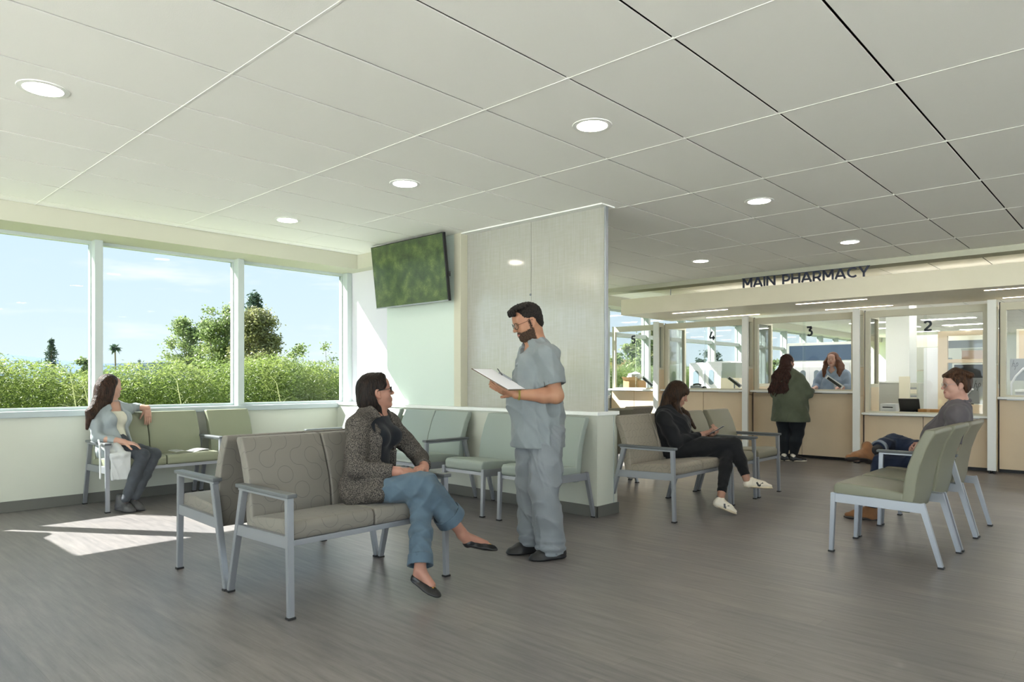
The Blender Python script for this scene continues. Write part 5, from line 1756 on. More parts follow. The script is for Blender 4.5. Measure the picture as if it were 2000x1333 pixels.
    cl = board('clip', M['steel'], .012, .11, .014, .0045, t, (.108, .03))
    mb = MB().tube([Vector(bc * 0 + c_ * .02 + l_ * -.02 + nrm * .012), Vector(c_ * .09 + l_ * .07 + nrm * .014)], .004, 8)
    pen = mb.build('pen', M['dark'], None, True); pen.location = tuple(bc + nrm * .009 + c_ * .04 + l_ * .05); tag(pen, 'dark pen resting on the clipboard papers', 'pen')
    return P
# ================================================================= woman by the window
def woman_window():
    root = V3(2.22, 7.20, 0)
    P = person('person in a long grey cardigan sitting by the window, arm over the bench back', root)
    skin = skin_mat('skin_window', srgb(189, 150, 131), srgb(179, 138, 120))
    hairm = hair_mat('long_brown_hair', srgb(22, 15, 12), srgb(70, 48, 35), .4)
    H = Frame((2.205, 7.32, 1.148), (.93, .22, .04), k=.96)
    fr = unit((.40, -.92, 0)); sd = np.cross((0, 0, 1), fr)
    pel, wai, che, nb = V3(2.23, 7.27, .56), V3(2.22, 7.31, .71), V3(2.21, 7.335, .84), V3(2.215, 7.335, .965)
    sR, sL = V3(2.065, 7.275, .915), V3(2.355, 7.395, .915)
    eR, wR = V3(2.055, 7.20, .675), V3(2.235, 7.03, .63)
    eL, wL = V3(2.495, 7.545, .935), V3(2.59, 7.465, .925)
    hR = limb([eR + (wR - eR) * .4, wR], [.034, .025]) + hand_chains(wR, (.80, -.45, -.18), (.05, -.2, 1), 1, (.3, .35, .4, .4), .9, .05, (.75, -.35, .5), .1)
    hL = limb([wL + (eL - wL) * .4, wL], [.032, .025]) + hand_chains(wL, (-.02, -.22, -.95), (-.2, -.95, .2), 1, (.2, .2, .25, .3), .95, .10, (.8, -.2, .45), .1)
    tor = torso(pel, wai, che, nb, sR, sL, fr, .13, .11, .12, .7)
    b = put('body', body_mesh(H, nb, [hR, hL], tor, .004, True, False, links=[[sR, eR, wR], [sL, eL, wL], [pel, V3(2.17, 7.22, .54), V3(2.375, 6.965, .50), V3(2.205, 6.885, .10)], [pel, V3(2.31, 7.28, .54), V3(2.495, 7.01, .495), V3(2.29, 6.90, .10)]]), [skin, M['lip']], P, root, lips_fn(H, .024))
    face_extras(H, P, root, hairm)
    e = lambda x, y, z, a, b_, c_: ell(H.p(x, y, z), np.array([a, b_, c_]) * H.k, H.R)
    pr = [(e(0, -.018, .040, .081, .100, .088), 0), (e(0, -.05, -.02, .080, .070, .10), .03), (cap(H.p(0, -.06, -.05), (2.14, 7.30, .96), .07, .062), .04),
          (cap(H.p(0, -.07, -.02), (2.10, 7.275, 1.00), .075, .060), .03), (cap((2.10, 7.275, 1.00), (2.015, 7.235, .91), .058, .040), .03), (cap((2.015, 7.235, .91), (1.985, 7.225, .76), .040, .014), .02), (cap((2.12, 7.25, 1.01), (2.02, 7.19, .86), .036, .014), .02),
          (cap(H.p(-.07, .01, .05), H.p(-.066, -.05, -.14), .022, .028), .02), (cap(H.p(.07, .01, .05), H.p(.066, -.05, -.14), .022, .024), .02)]
    cuts = [(e(0, .095, -.03, .068, .062, .095), .01), (e(-.07, .045, -.05, .03, .045, .055), .01), (e(.07, .045, -.05, .03, .045, .055), .01)]
    put('hair', field_mesh(pr, .0045, cuts, (.003, 110, 8, (1, 1, .12), 6)), hairm, P, root)
    put('tank_top', field_mesh(torso(pel, wai, che, nb, sR, sL, fr, .135, .115, .125, .74, .005, .012), .007,
        [(plane_cut(nb + (0, 0, -.045), (.05, -.1, 1), .25), .006)], (.004, 34, 4, (1, 1, .4), 5)), cloth_mat('cream_jersey', srgb(214, 212, 196), srgb(204, 202, 186)), P, root)
    cg = cloth_mat('grey_knit', srgb(150, 158, 160), srgb(140, 149, 152), .9, 500, .4)
    u = V3(0, 0, 1)
    ck = torso(pel, wai, che, nb, sR, sL, fr, .155, .130, .135, .82, .014, .008)
    ck += limb([sR, (sR + eR) / 2, eR], [.056, .050, .046], .03) + limb([eR, wR + (eR - wR) * .06], [.046, .033], .02)
    ck += limb([sL, (sL + eL) / 2, eL], [.056, .048, .042], .03) + limb([eL, wL + (eL - wL) * .1], [.044, .033], .02)
    R = np.stack([sd, fr, u], 1)
    cuts = [(rbox(wai + fr * .18 + sd * .02 + (0, 0, .03), (.055, .12, .20), np.stack([unit(sd + u * .22), fr, unit(u - sd * .22)], 1), .01), .01),
            (rbox(nb + fr * .10 + (0, 0, -.06), (.058, .10, .10), R, .01), .01), (cap(nb, nb + (0, 0, .2), .058, .07), .006),
            (plane_cut(wR + (eR - wR) * .08, wR - eR, .06), .003), (plane_cut(wL + (eL - wL) * .10, wL - eL, .06), .003), (rbox((2.2, 7.2, .40), (.4, .5, .075), None, .005), .01)]
    cd = put('cardigan', field_mesh(ck, .006, cuts, (.010, 24, 3, (1, 1, .5), 4)), cg, P, root)
    # hanging cardigan tail over the seat edge
    tail = [(cap((2.10, 7.10, .60), (2.13, 6.955, .51), .045, .03, (0, 0, 1), .6), 0), (cap((2.17, 7.05, .60), (2.21, 6.955, .52), .05, .03, (0, 0, 1), .6), .03),
            (rbox((2.185, 6.955, .415), (.085, .012, .125), np.stack([unit((1, -.05, .0)), unit((.05, 1, 0)), V3(0, 0, 1)], 1), .006), .03)]
    put('cardigan_tail', field_mesh(tail, .005, [], (.009, 30, 5, (1, 1, .3), 4)), cloth_mat('pale_knit', srgb(196, 200, 200), srgb(186, 190, 191), .9, 500, .4), cd, root)
    bt = put('belt_end', field_mesh([(cap((2.03, 7.05, .66), (2.022, 6.99, .62), .008), 0), (cap((2.022, 6.985, .62), (2.025, 6.98, .32), .008), .008)], .004), bpy.data.materials['pale_knit'], cd, root)
    dn = cloth_mat('charcoal_denim', srgb(58, 62, 68), srgb(70, 75, 82), .8, 900, .3)
    hR_, hL_ = V3(2.17, 7.22, .545), V3(2.31, 7.28, .545)
    kR, kL = V3(2.375, 6.965, .50), V3(2.495, 7.01, .495)
    aR, aL = V3(2.205, 6.885, .12), V3(2.29, 6.90, .13)
    pt = [(cap(pel, pel + (0, 0, .03), .14, .135, fr, .8), 0)] + limb([hR_, (hR_ + kR) / 2, kR], [.080, .072, .062], .03) + limb([kR, (kR + aR) / 2, aR], [.060, .052, .040], .02)
    pt2 = limb([hL_, (hL_ + kL) / 2, kL], [.080, .072, .062], .03) + limb([kL, (kL + aL) / 2, aL], [.060, .052, .042], .02)
    put('trousers', field_mesh(pt + pt2, .006, [], (.007, 30, 5, (1, 1, 1), 4)), dn, P, root)
    bo = mat('dark_grey_boot', srgb(58, 58, 60), .5)
    for he, to in ((V3(2.155, 6.985, .015), V3(2.255, 6.80, .0)), (V3(2.245, 6.985, .03), V3(2.335, 6.82, .0))):
        Pf, up2, sole, R_, L_ = shoe(he, to, (0, 0, 1), .042, kind='boot')
        put('boot', field_mesh(sole + up2, .004, pad=.02), bo, P, root)
    return P

# ================================================================= woman in black with a phone
def woman_black():
    root = V3(5.95, 3.40, 0)
    P = person('person in black clothes and white sneakers sitting and looking down at a phone', root)
    skin = skin_mat('skin_black', srgb(166, 128, 108), srgb(158, 117, 100))
    hairm = hair_mat('long_dark_hair_fringe', srgb(26, 18, 14), srgb(70, 50, 34), .42)
    H = Frame((5.995, 3.395, 1.075), (.52, -.80, -.40), k=.97)
    fr = unit((.35, -.93, 0)); sd = np.cross((0, 0, 1), fr)
    pel, wai, che, nb = V3(5.94, 3.43, .57), V3(5.935, 3.46, .70), V3(5.945, 3.46, .81), V3(5.965, 3.45, .915)
    sR, sL = V3(5.775, 3.415, .845), V3(6.12, 3.53, .845)
    eR, wR = V3(5.80, 3.30, .625), V3(6.055, 3.155, .690)
    eL, wL = V3(6.24, 3.38, .63), V3(6.175, 3.135, .68)
    hR = limb([wR + (eR - wR) * .4, wR], [.032, .025]) + hand_chains(wR, (.30, -.72, .30), (-.25, -.45, -.85), 1, (.65, .7, .75, .8), .92, .03, (.7, -.5, .5), .3)
    hL = limb([wL + (eL - wL) * .4, wL], [.032, .025]) + hand_chains(wL, (-.35, -.75, .25), (.35, -.4, -.8), -1, (.65, .7, .75, .8), .92, .03, (.7, -.5, .5), .3)
    tor = torso(pel, wai, che, nb, sR, sL, fr, .14, .12, .12, .8)
    kR, aR = V3(6.15, 2.885, .610), V3(6.115, 2.75, .300)
    kL, aL = V3(6.11, 2.935, .520), V3(5.855, 2.875, .150)
    heR, toR = V3(6.090, 2.775, .222), V3(6.275, 2.565, .205)
    heL, toL = V3(5.775, 2.915, .080), V3(5.865, 2.735, .004)
    lg = [[(cap(aR + (kR - aR) * .2, aR, .040, .033), 0), (cap(aR, heR + (toR - heR) * .2 + (0, 0, .04), .033, .032), .01)], [(cap(aL + (kL - aL) * .2, aL, .040, .033), 0), (cap(aL, heL + (toL - heL) * .2 + (0, 0, .04), .033, .032), .01)]]
    put('body', body_mesh(H, nb, [hR, hL], tor, .004, True, False, {}, lg, [[sR, eR, wR], [sL, eL, wL], [pel, V3(5.87, 3.36, .54), kR, aR], [pel, V3(6.03, 3.42, .54), kL, aL]]), [skin, M['lip']], P, root, lips_fn(H, .024))
    face_extras(H, P, root, hairm)
    e = lambda x, y, z, a, b_, c_: ell(H.p(x, y, z), np.array([a, b_, c_]) * H.k, H.R)
    pr = [(e(0, -.012, .040, .093, .108, .094), 0), (e(0, -.05, -.02, .092, .074, .10), .03), (e(0, -.01, -.02, .092, .05, .06), .03),
          (cap(H.p(-.070, .03, .03), H.p(-.070, .02, -.10), .026, .026), .02), (cap(H.p(.070, .03, .03), H.p(.070, .03, -.10), .026, .026), .02),
          (cap(H.p(-.07, .02, -.10), (5.94, 3.33, .86), .034, .030), .02), (cap((5.94, 3.33, .87), (5.99, 3.27, .78), .030, .014), .02),
          (cap(H.p(.07, .02, -.10), (6.10, 3.36, .87), .034, .030), .02), (cap((6.10, 3.36, .88), (6.15, 3.29, .74), .032, .014), .02),
          (cap(H.p(0, -.06, -.06), (5.90, 3.50, .88), .07, .05), .03), (cap((5.96, 3.46, .95), (5.86, 3.49, .80), .05, .02), .03),
          (e(0, .078, .050, .060, .024, .038), .02)]
    cuts = [(e(0, .105, -.045, .054, .055, .078), .01), (cap(H.p(0, .06, -.12), H.p(0, .10, -.20), .05), .01)]
    put('hair', field_mesh(pr, .0045, cuts, (.004, 120, 9, (1, 1, .15), 6)), hairm, P, root)
    bk = cloth_mat('black_jersey', srgb(21, 22, 24), srgb(27, 28, 31))
    sw = torso(pel, wai, che, nb, sR, sL, fr, .165, .160, .150, .88, .014, .03, .03)
    sw += limb([sR, (sR + eR) / 2, eR], [.070, .066, .062], .03) + limb([eR, wR + (eR - wR) * .12], [.060, .038], .025)
    sw += limb([sL, (sL + eL) / 2, eL], [.070, .066, .060], .03) + limb([eL, wL + (eL - wL) * .12], [.058, .038], .025)
    cuts = [(cap(nb, nb + (0, 0, .2), .056, .07), .006), (plane_cut(wR + (eR - wR) * .12, wR - eR, .05), .003), (plane_cut(wL + (eL - wL) * .12, wL - eL, .05), .003), (rbox((5.94, 3.4, .40), (.4, .4, .075), None, .005), .01)]
    put('sweater', field_mesh(sw, .0065, cuts, (.011, 22, 12, (1, 1, .6), 4)), bk, P, root)
    hR_, hL_ = V3(5.86, 3.36, .55), V3(6.03, 3.42, .55)
    pt = [(cap(pel, pel + (0, 0, .02), .155, .15, fr, .85), 0)] + limb([hR_, (hR_ + kR) / 2, kR], [.098, .090, .066], .03) + limb([kR, (kR + aR) / 2, aR + (kR - aR) * .1], [.062, .058, .042], .02)
    pt2 = limb([hL_, (hL_ + kL) / 2, kL], [.096, .086, .064], .02) + limb([kL, kL + (aL - kL) * .35, aL + (kL - aL) * .1], [.060, .060, .040], .02)
    cuts = [(plane_cut(aR + (kR - aR) * .10, aR - kR, .06), .002), (plane_cut(aL + (kL - aL) * .10, aL - kL, .06), .002)]
    put('leggings', field_mesh(pt + pt2, .006, cuts, (.005, 34, 5, (1, 1, 1), 4)), bk, P, root)
    wh = mat('white_leather', srgb(214, 206, 190), .5)
    sl = mat('cream_rubber', srgb(200, 186, 160), .6)
    for he, to, up_ in ((heR, toR, V3(.02, .1, 1)), (heL, toL, V3(.35, -.4, 1))):
        Pf, up2, sole, R_, L_ = shoe(he, to, up_, .043)
        s_ = put('sneaker', field_mesh(up2, .003, [(cap(Pf(.17, 0, .085), Pf(.17, 0, .14), .026, .03), .004)], pad=.02), wh, P, root)
        put('sole', field_mesh(sole, .003, pad=.02), sl, s_, root)
        mb = MB(); rt = Vector(root)
        for sg in (-1, 1):
            Q = lambda x, z, o=.0465: Vector(Pf(x, sg * o, z)) - rt
            mb.beam(Q(.40, .056, .038), Q(.47, .022, .0405), .016, .006, up=tuple(R_[:, 0]))
            mb.beam(Q(.47, .022, .0405), Q(.61, .052, .038), .016, .006, up=tuple(R_[:, 0]))
        mb.build('dark_emblem', M['dark'], s_)

        mb = MB()
        mb.beam(Vector(Pf(.05, -.0, .068)) - rt, Vector(Pf(.05, 0, .095)) - rt, .03, .012, up=tuple(R_[:, 1]))
        mb.build('heel_tab', M['dark'], s_)
        mb = MB()
        for q in range(5):
            x = .40 + q * .07
            mb.tube([Vector(Pf(x, -.022, .078 - q * .006)) - rt, Vector(Pf(x + .015, 0, .088 - q * .007)) - rt, Vector(Pf(x, .022, .078 - q * .006)) - rt], .0024, 5)
        mb.build('laces', sl, s_)
    # phone
    t = thing('mobile_phone', 'dark mobile phone held by the woman in black', 'phone', (6.125, 3.045, .735))
    mb = MB().box((-.036, -.075, -.004), (.036, .075, .004), .003).build('phone_body', M['dark'], t)
    mb.rotation_euler = (math.radians(-32), 0, math.radians(18))
    sc_ = MB().box((-.033, -.071, .0041), (.033, .071, .0048)).build('screen', emit('phone_screen', (.6, .7, .8, 1), .15), t)
    sc_.rotation_euler = mb.rotation_euler
    return P

# ================================================================= woman in the green jacket
def woman_green():
    root = V3(10.42, 4.00, 0)
    P = person('person with long dark wavy hair in a green jacket standing at window 3', root)
    skin = skin_mat('skin_green', srgb(169, 130, 112), srgb(161, 118, 103))
    hairm = hair_mat('long_wavy_hair', srgb(26, 17, 15), srgb(74, 46, 38), .4)
    H = Frame((10.46, 4.06, 1.475), (.93, -.36, .05), k=.98)
    fr = unit((.97, -.22, 0)); sd = np.cross((0, 0, 1), fr)
    pel, wai, che, nb = V3(10.41, 4.00, .78), V3(10.41, 4.01, .95), V3(10.42, 4.03, 1.12), V3(10.44, 4.05, 1.30)
    sR, sL = V3(10.38, 3.85, 1.215), V3(10.46, 4.22, 1.215)
    eR, wR = V3(10.46, 3.76, 1.02), V3(10.70, 3.80, 1.055)
    eL, wL = V3(10.55, 4.28, 1.0), V3(10.74, 4.12, 1.07)
    hR = limb([wR + (eR - wR) * .4, wR], [.032, .026]) + hand_chains(wR, (.9, .2, .05), (0, 0, 1), -1, (.15, .2, .2, .2), .9, .08)
    hL = limb([wL + (eL - wL) * .4, wL], [.032, .026]) + hand_chains(wL, (.8, -.5, 0), (0, 0, 1), 1, (.15, .2, .2, .2), .9, .08)
    tor = torso(pel, wai, che, nb, sR, sL, fr, .17, .16, .15, .85)
    put('body', body_mesh(H, nb, [hR, hL], tor, .005, True, True, links=[[sR, eR, wR], [sL, eL, wL], [pel, V3(10.42, 3.91, .7), V3(10.42, 3.91, .42), V3(10.37, 3.935, .09)], [pel, V3(10.42, 4.09, .7), V3(10.40, 4.085, .42), V3(10.335, 4.06, .09)]]), [skin, M['lip']], P, root, lips_fn(H))
    face_extras(H, P, root, hairm)
    e = lambda x, y, z, a, b_, c_: ell(H.p(x, y, z), np.array([a, b_, c_]) * H.k, H.R)
    pr = [(e(0, -.018, .040, .088, .106, .096), 0), (e(0, -.055, -.04, .095, .075, .13), .03), (cap(H.p(0, -.07, -.10), (10.30, 4.07, 1.24), .095, .085), .04)]
    r = random.Random(3)
    for i in range(11):
        a = (i - 5) / 5
        p0 = H.p(a * .075, -.07 + .04 * abs(a), -.06)
        pts = [p0]
        for j in range(1, 7):
            t_ = j / 6
            pts.append(V3(10.30 - .095 * t_ + r.uniform(-.012, .012) - .02 * abs(a), 4.06 + a * (.085 + .05 * t_) + .05 * t_ + .015 * math.sin(j * 2.2 + i), 1.38 - .42 * t_ * (1 - .12 * abs(a))))
        pr += limb(pts, [.036, .034, .032, .028, .024, .020, .009], .012)
    cuts = [(e(0, .10, -.03, .068, .056, .095), .01)]
    put('hair', field_mesh(pr, .006, cuts, (.012, 60, 8, (1, 1, .3), 5)), hairm, P, root)
    gj = cloth_mat('olive_cotton', srgb(80, 86, 70), srgb(92, 99, 82), .85, 500, .3)
    jk = torso(pel, wai, che, nb, sR, sL, fr, .215, .205, .19, .92, .03, .02, .05)
    jk += [(cap(pel + (0, 0, .1), pel + (-.01, .0, -.16), .235, .290, fr, .85), .06)]
    jk += limb([sR, (sR + eR) / 2, eR], [.085, .085, .078], .03) + limb([eR, wR + (eR - wR) * .1], [.076, .048], .03)
    jk += limb([sL, (sL + eL) / 2, eL], [.085, .085, .076], .03) + limb([eL, wL + (eL - wL) * .1], [.074, .048], .03)
    jk += [(cap(nb + (-.02, 0, -.01), nb + (-.02, 0, .02), .075, .07), .02)]
    cuts = [(plane_cut(pel + (0, 0, -.19), (0, 0, -1), .4), .003), (cap(pel + (0, 0, -.17), pel + (0, 0, -.4), .265, .3, fr, .85), .003), (cap(nb, nb + (0, 0, .2), .055, .075), .005),
            (plane_cut(wR + (eR - wR) * .1, wR - eR, .06), .003), (plane_cut(wL + (eL - wL) * .1, wL - eL, .06), .003)]
    put('jacket', field_mesh(jk, .008, cuts, (.018, 15, 10, (1, 1, .5), 4)), gj, P, root)
    bk = cloth_mat('black_leggings', srgb(24, 28, 32), srgb(31, 36, 41))
    hR_, hL_ = V3(10.42, 3.915, .72), V3(10.42, 4.09, .72)
    kR, kL = V3(10.43, 3.905, .42), V3(10.40, 4.085, .42)
    aR, aL = V3(10.37, 3.935, .09), V3(10.335, 4.06, .09)
    pt = limb([hR_, (hR_ + kR) / 2, kR, (kR + aR) / 2 + (-.02, 0, .03), aR], [.140, .120, .092, .088, .052], .03) + limb([hL_, (hL_ + kL) / 2, kL, (kL + aL) / 2 + (-.02, 0, .03), aL], [.138, .118, .090, .086, .052], .02)
    put('leggings', field_mesh(pt, .008, [(plane_cut((10.37, 4.0, .075), (0, 0, -1), .3), .002)]), bk, P, root)
    for he, to in ((V3(10.31, 3.975, 0), V3(10.46, 3.775, 0)), (V3(10.28, 4.09, 0), V3(10.43, 3.91, 0))):
        Pf, up2, sole, R_, L_ = shoe(he, to, (0, 0, 1), .045)
        s_ = put('shoe', field_mesh(up2, .005, pad=.02), M['dark'], P, root)
        put('sole', field_mesh(sole, .004, pad=.02), bpy.data.materials['white_leather'], s_, root)
        put('sock', field_mesh([(cap(Pf(.2, 0, .05), Pf(.2, 0, .085), .040), 0)], .005, pad=.02), bpy.data.materials['white_leather'], P, root)
    return P

# ================================================================= pharmacist
def pharmacist():
    root = V3(11.88, 3.86, 0)
    P = person('smiling person with long auburn hair in blue-grey scrubs behind window 3', root)
    skin = skin_mat('skin_pharmacist', srgb(188, 150, 138), srgb(179, 138, 127))
    hairm = hair_mat('auburn_wavy_hair', srgb(60, 34, 26), srgb(120, 72, 50), .45)
    H = Frame((11.86, 3.87, 1.545), (-.95, -.02, .05), roll=.03, k=.98)
    fr = unit((-1, .02, 0)); sd = np.cross((0, 0, 1), fr)
    pel, wai, che, nb = V3(11.90, 3.86, .85), V3(11.90, 3.86, 1.02), V3(11.90, 3.86, 1.17), V3(11.89, 3.865, 1.375)
    sR, sL = V3(11.89, 4.045, 1.29), V3(11.89, 3.675, 1.29)
    eR, wR = V3(11.82, 4.12, 1.08), V3(11.62, 4.05, 1.09)
    eL, wL = V3(11.82, 3.61, 1.08), V3(11.62, 3.70, 1.09)
    hR = limb([eR, wR], [.042, .027]) + hand_chains(wR, (-.9, .1, -.1), (0, 0, 1), 1, (.3,) * 4, .9, .05)
    hL = limb([eL, wL], [.042, .027]) + hand_chains(wL, (-.9, .1, -.1), (0, 0, 1), -1, (.3,) * 4, .9, .05)
    tor = torso(pel, wai, che, nb, sR, sL, fr, .17, .16, .15, .8)
    put('body', body_mesh(H, nb, [hR, hL], tor, .005, True, True, {'fat': 1.08}, links=[[sR, eR], [sL, eL], [pel, V3(11.92, 3.95, .7), V3(11.92, 3.95, .06)], [pel, V3(11.92, 3.77, .7), V3(11.92, 3.77, .06)]]), [skin, M['lip']], P, root, lips_fn(H, .028))
    face_extras(H, P, root, hairm)
    e = lambda x, y, z, a, b_, c_: ell(H.p(x, y, z), np.array([a, b_, c_]) * H.k, H.R)
    pr = [(e(0, -.018, .040, .092, .106, .092), 0), (e(0, -.05, -.03, .095, .075, .11), .03)]
    r = random.Random(9)
    for s in (-1, 1):
        for i in range(4):
            p0 = H.p(s * (.070 + .006 * i), .03 - .03 * i, .02)
            pts = [p0]
            for j in range(1, 6):
                t_ = j / 5
                pts.append(H.p(s * (.088 + .020 * i * t_ + .035 * t_ + .008 * math.sin(j * 2.5 + i)), .045 - .035 * i + .02 * t_, .02 - .31 * t_))
            pr += limb(pts, [.024, .030, .034, .034, .030, .012], .018)
    cuts = [(e(0, .10, -.035, .066, .062, .085), .01), (cap(H.p(0, .05, -.10), H.p(0, .11, -.28), .045, .06), .01)]
    put('hair', field_mesh(pr, .005, cuts, (.005, 85, 5, (1, 1, .5), 5)), hairm, P, root)
    sc = cloth_mat('chambray_scrubs', srgb(132, 148, 172), srgb(122, 138, 162), .75, 600, .2)
    tp = torso(pel, wai, che, nb, sR, sL, fr, .20, .195, .175, .85, .02, .03, .04) + [(cap(pel, pel + (0, 0, -.4), .19, .17, fr, .8), .04)]
    tp += limb([sR, (sR + eR) / 2, eR], [.08, .08, .072], .03) + limb([sL, (sL + eL) / 2, eL], [.08, .08, .072], .03) + limb([eR, eR + (wR - eR) * .3], [.07, .062], .02) + limb([eL, eL + (wL - eL) * .3], [.07, .062], .02)
    cuts = [(cap(nb, nb + (0, 0, .2), .058, .08), .006), (rbox(nb + fr * .10, (.045, .06, .045), np.stack([unit(sd + V3(0, 0, 1)), fr, unit(V3(0, 0, 1) - sd)], 1), .004), .005)]
    put('scrub_top', field_mesh(tp, .008, cuts, (.013, 18, 3, (1, 1, .5), 4)), sc, P, root)
    pt = limb([(11.92, 3.95, .7), (11.92, 3.95, .06)], [.10, .08], .02) + limb([(11.92, 3.77, .7), (11.92, 3.77, .06)], [.10, .08], .02)
    put('trousers', field_mesh(pt, .012), sc, P, root)
    for y in (3.95, 3.77):
        Pf, up2, sole, R_, L_ = shoe(V3(11.99, y, 0), V3(11.74, y, 0), (0, 0, 1), .045)
        put('shoe', field_mesh(sole + up2, .006, pad=.02), M['dark'], P, root)
    return P

# ================================================================= seated man on the right
def man_right():
    root = V3(6.56, 1.25, 0)
    P = person('person in a grey shirt, rolled jeans and tan boots sitting with one leg crossed', root)
    skin = skin_mat('skin_right', srgb(188, 148, 133), srgb(179, 136, 122))
    hairm = hair_mat('brown_swept_hair', srgb(38, 25, 18), srgb(88, 60, 40), .42)
    H = Frame((6.515, 1.175, 1.172), (-.50, .85, -.03), k=.93)
    fr = unit((-.15, .98, 0)); sd = np.cross((0, 0, 1), fr)
    pel, wai, che, nb = V3(6.58, 1.30, .57), V3(6.58, 1.25, .72), V3(6.57, 1.20, .86), V3(6.55, 1.155, 1.01)
    sL, sR = V3(6.385, 1.145, .930), V3(6.75, 1.20, .930)
    eL, wL = V3(6.325, 1.175, .680), V3(6.480, 1.385, .665)
    eR, wR = V3(6.80, 1.25, .68), V3(6.65, 1.42, .665)
    hL = limb([sL, (sL + eL) / 2, eL], [.05, .047, .044], .02) + limb([eL, eL + (wL - eL) * .3, wL], [.042, .043, .028], .02) + hand_chains(wL, (.45, .8, -.1), (-.75, .3, .55), -1, (.7, .75, .8, .85), 1.0, .02, (.7, -.45, .5), .3)
    hR = limb([eR, wR], [.042, .028]) + hand_chains(wR, (-.45, .8, -.1), (.6, .3, .7), 1, (.7, .75, .8, .85), 1.0, .02, (.7, -.45, .5), .3)
    tor = torso(pel, wai, che, nb, sR, sL, fr, .14, .13, .14, .75)
    put('body', body_mesh(H, nb, [hL, hR], tor, .004, False, False, {'chin': 1.1, 'fat': .93}, links=[[sR, eR, wR], [pel, V3(6.47, 1.29, .54), V3(6.465, 1.72, .505), V3(6.475, 1.80, .12)], [pel, V3(6.69, 1.31, .54), V3(6.79, 1.70, .655), V3(6.475, 1.775, .60)]]), [skin, M['lip_m']], P, root, lips_fn(H))
    face_extras(H, P, root, hairm)
    glasses(H, P, root, M['steel'], True, .0013)
    e = lambda x, y, z, a, b_, c_: ell(H.p(x, y, z), np.array([a, b_, c_]) * H.k, H.R)
    pr = [(e(0, -.028, .046, .083, .100, .088), 0), (e(0, -.066, -.004, .072, .052, .072), .02)]
    r = random.Random(8)
    for i in range(16):
        x = (i / 15 - .5) * .115
        pr.append((cap(H.p(x, .080 - 3 * x * x, .078), H.p(x * 1.1, .0, .128 - 4 * x * x + r.uniform(-.003, .004)), .015, .019), .01))
        pr.append((cap(H.p(x * 1.1, .0, .125 - 4 * x * x), H.p(x * 1.2, -.09, .085 - 3 * x * x + r.uniform(-.005, .005)), .019, .022), .01))
    for s in (-1, 1):
        pr += [(cap(H.p(s * .070, .045, .060), H.p(s * .078, .02, .020), .016, .010), .012), (cap(H.p(s * .078, .018, .035), H.p(s * .079, .014, -.012), .010, .006), .01), (cap(H.p(s * .074, -.035, .02), H.p(s * .060, -.06, -.06), .018, .014), .02)]
    cuts = [(e(0, .105, -.025, .066, .052, .096), .006), (e(.082, .055, -.045, .03, .040, .07), .006), (e(-.082, .055, -.045, .03, .040, .07), .006),
            (e(.086, -.004, -.018, .016, .020, .034), .004), (e(-.086, -.004, -.018, .016, .020, .034), .004)]
    put('hair', field_mesh(pr, .004, cuts, (.0035, 120, 4, (1, 1, .5), 6)), hairm, P, root)
    sh = cloth_mat('grey_shirt', srgb(84, 80, 84), srgb(96, 91, 94), .8, 600, .3)
    tp = torso(pel, wai, che, nb, sR, sL, fr, .148, .140, .146, .70, .026, 0, .01)
    tp += limb([sL, (sL + eL) / 2, eL + (sL - eL) * .12], [.076, .070, .064], .03) + limb([sR, (sR + eR) / 2, eR, eR + (wR - eR) * .3], [.076, .068, .060, .05], .03)
    cuts = [(cap(nb + fr * .01 + (0, 0, -.01), nb + (0, 0, .2), .062, .075), .005), (plane_cut(eL + (sL - eL) * .14, eL - sL, .08), .003), (rbox(nb + fr * .11 + (0, 0, -.005), (.025, .04, .03), np.stack([unit(sd + V3(0, 0, 1)), fr, unit(V3(0, 0, 1) - sd)], 1), .004), .005), (rbox((6.56, 1.2, .40), (.3, .3, .07), None, .005), .01)]
    S = put('shirt', field_mesh(tp, .006, cuts, (.011, 22, 6, (1, 1, .5), 4)), sh, P, root)
    col = []
    for s in (-1, 1):
        col += [(cap(nb + sd * s * .058 + fr * .04 + (0, 0, .004), nb + sd * s * .062 - fr * .03 + (0, 0, .026), .013, .014), 0 if s < 0 else .01), (cap(nb + sd * s * .062 - fr * .03 + (0, 0, .026), nb - fr * .062 + (0, 0, .034), .014, .015), .012), (cap(nb + sd * s * .058 + fr * .04 + (0, 0, .004), nb + sd * s * .030 + fr * .095 + (0, 0, -.038), .013, .007), .01)]
    put('collar', field_mesh(col, .004), sh, S, root)
    dn = cloth_mat('dark_blue_denim', srgb(30, 38, 56), srgb(44, 56, 80), .8, 900, .3)
    hL_, hR_ = V3(6.47, 1.29, .545), V3(6.69, 1.31, .545)
    kL, aL = V3(6.465, 1.72, .505), V3(6.475, 1.80, .12)
    kR, aR = V3(6.79, 1.70, .655), V3(6.475, 1.775, .600)
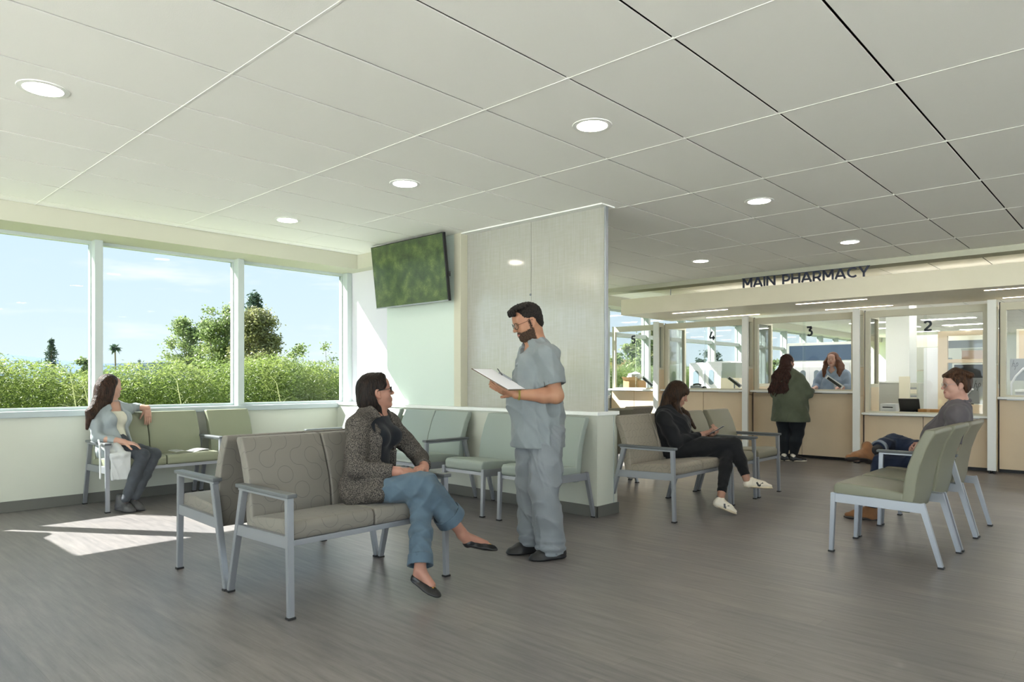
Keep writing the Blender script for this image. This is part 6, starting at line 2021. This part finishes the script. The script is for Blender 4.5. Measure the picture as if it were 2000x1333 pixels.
    je = [(cap(pel, pel + (0, 0, .02), .145, .145, fr, .85), 0)] + limb([hL_, (hL_ + kL) / 2, kL], [.092, .084, .072], .03) + limb([kL, (kL + aL) / 2, aL], [.070, .064, .060], .02)
    je2 = limb([hR_, (hR_ + kR) / 2, kR], [.092, .086, .078], .03) + limb([kR, (kR + aR) / 2, aR + (kR - aR) * .22], [.078, .070, .062], .03)
    cuts = [(plane_cut(aR + (kR - aR) * .24, aR - kR, .09), .003), (plane_cut(aL, aL - kL, .1), .003)]
    put('jeans', field_mesh(je + je2, .006, cuts, (.010, 26, 5, (1, 1, 1), 4)), dn, P, root)
    cf = cloth_mat('denim_turn_up', srgb(136, 146, 158), srgb(120, 130, 144), .8, 900, .3)
    ax = unit(aR - kR); c0 = aR + (kR - aR) * .24
    put('turn_up', field_mesh([(cap(c0 - ax * .05, c0 + ax * .02, .070, .073), 0)], .005, [(plane_cut(c0 + ax * .002, ax, .1), .002), (plane_cut(c0 - ax * .036, -ax, .1), .002), (cap(c0, c0 + ax * .08, .058, .064), .002)]), cf, P, root)
    put('sock', field_mesh([(cap(c0 - ax * .05, aR + ax * .01, .040, .036), 0)], .005), cloth_mat('dark_sock', srgb(52, 52, 54)), P, root)
    bo = mat('tan_suede', srgb(142, 98, 60), .8, var=(14, srgb(122, 82, 50), .35, .7), sheen=.2)
    so = mat('dark_sole', srgb(58, 52, 48), .7)
    for he, to, up_ in ((V3(6.475, 1.765, .498), V3(6.235, 1.935, .530), V3(.45, .05, .9)), (V3(6.50, 1.74, 0), V3(6.42, 2.01, 0), V3(0, 0, 1))):
        Pf, up2, sole, R_, L_ = shoe(he, to, up_, .048, kind='boot')
        b_ = put('boot', field_mesh(up2 + [(cap(Pf(.2, 0, .11), Pf(.2, 0, .14), .044, .042), .01)], .004, pad=.02), bo, P, root)
        put('sole', field_mesh(sole + [(cap(Pf(.12, 0, .004), Pf(.22, 0, .004), .038, .038, up_, .5), .004)], .004, pad=.02), so, b_, root)
    return P
woman_tweed()
man_scrubs()
woman_window()
woman_black()
woman_green()
pharmacist()
man_right()
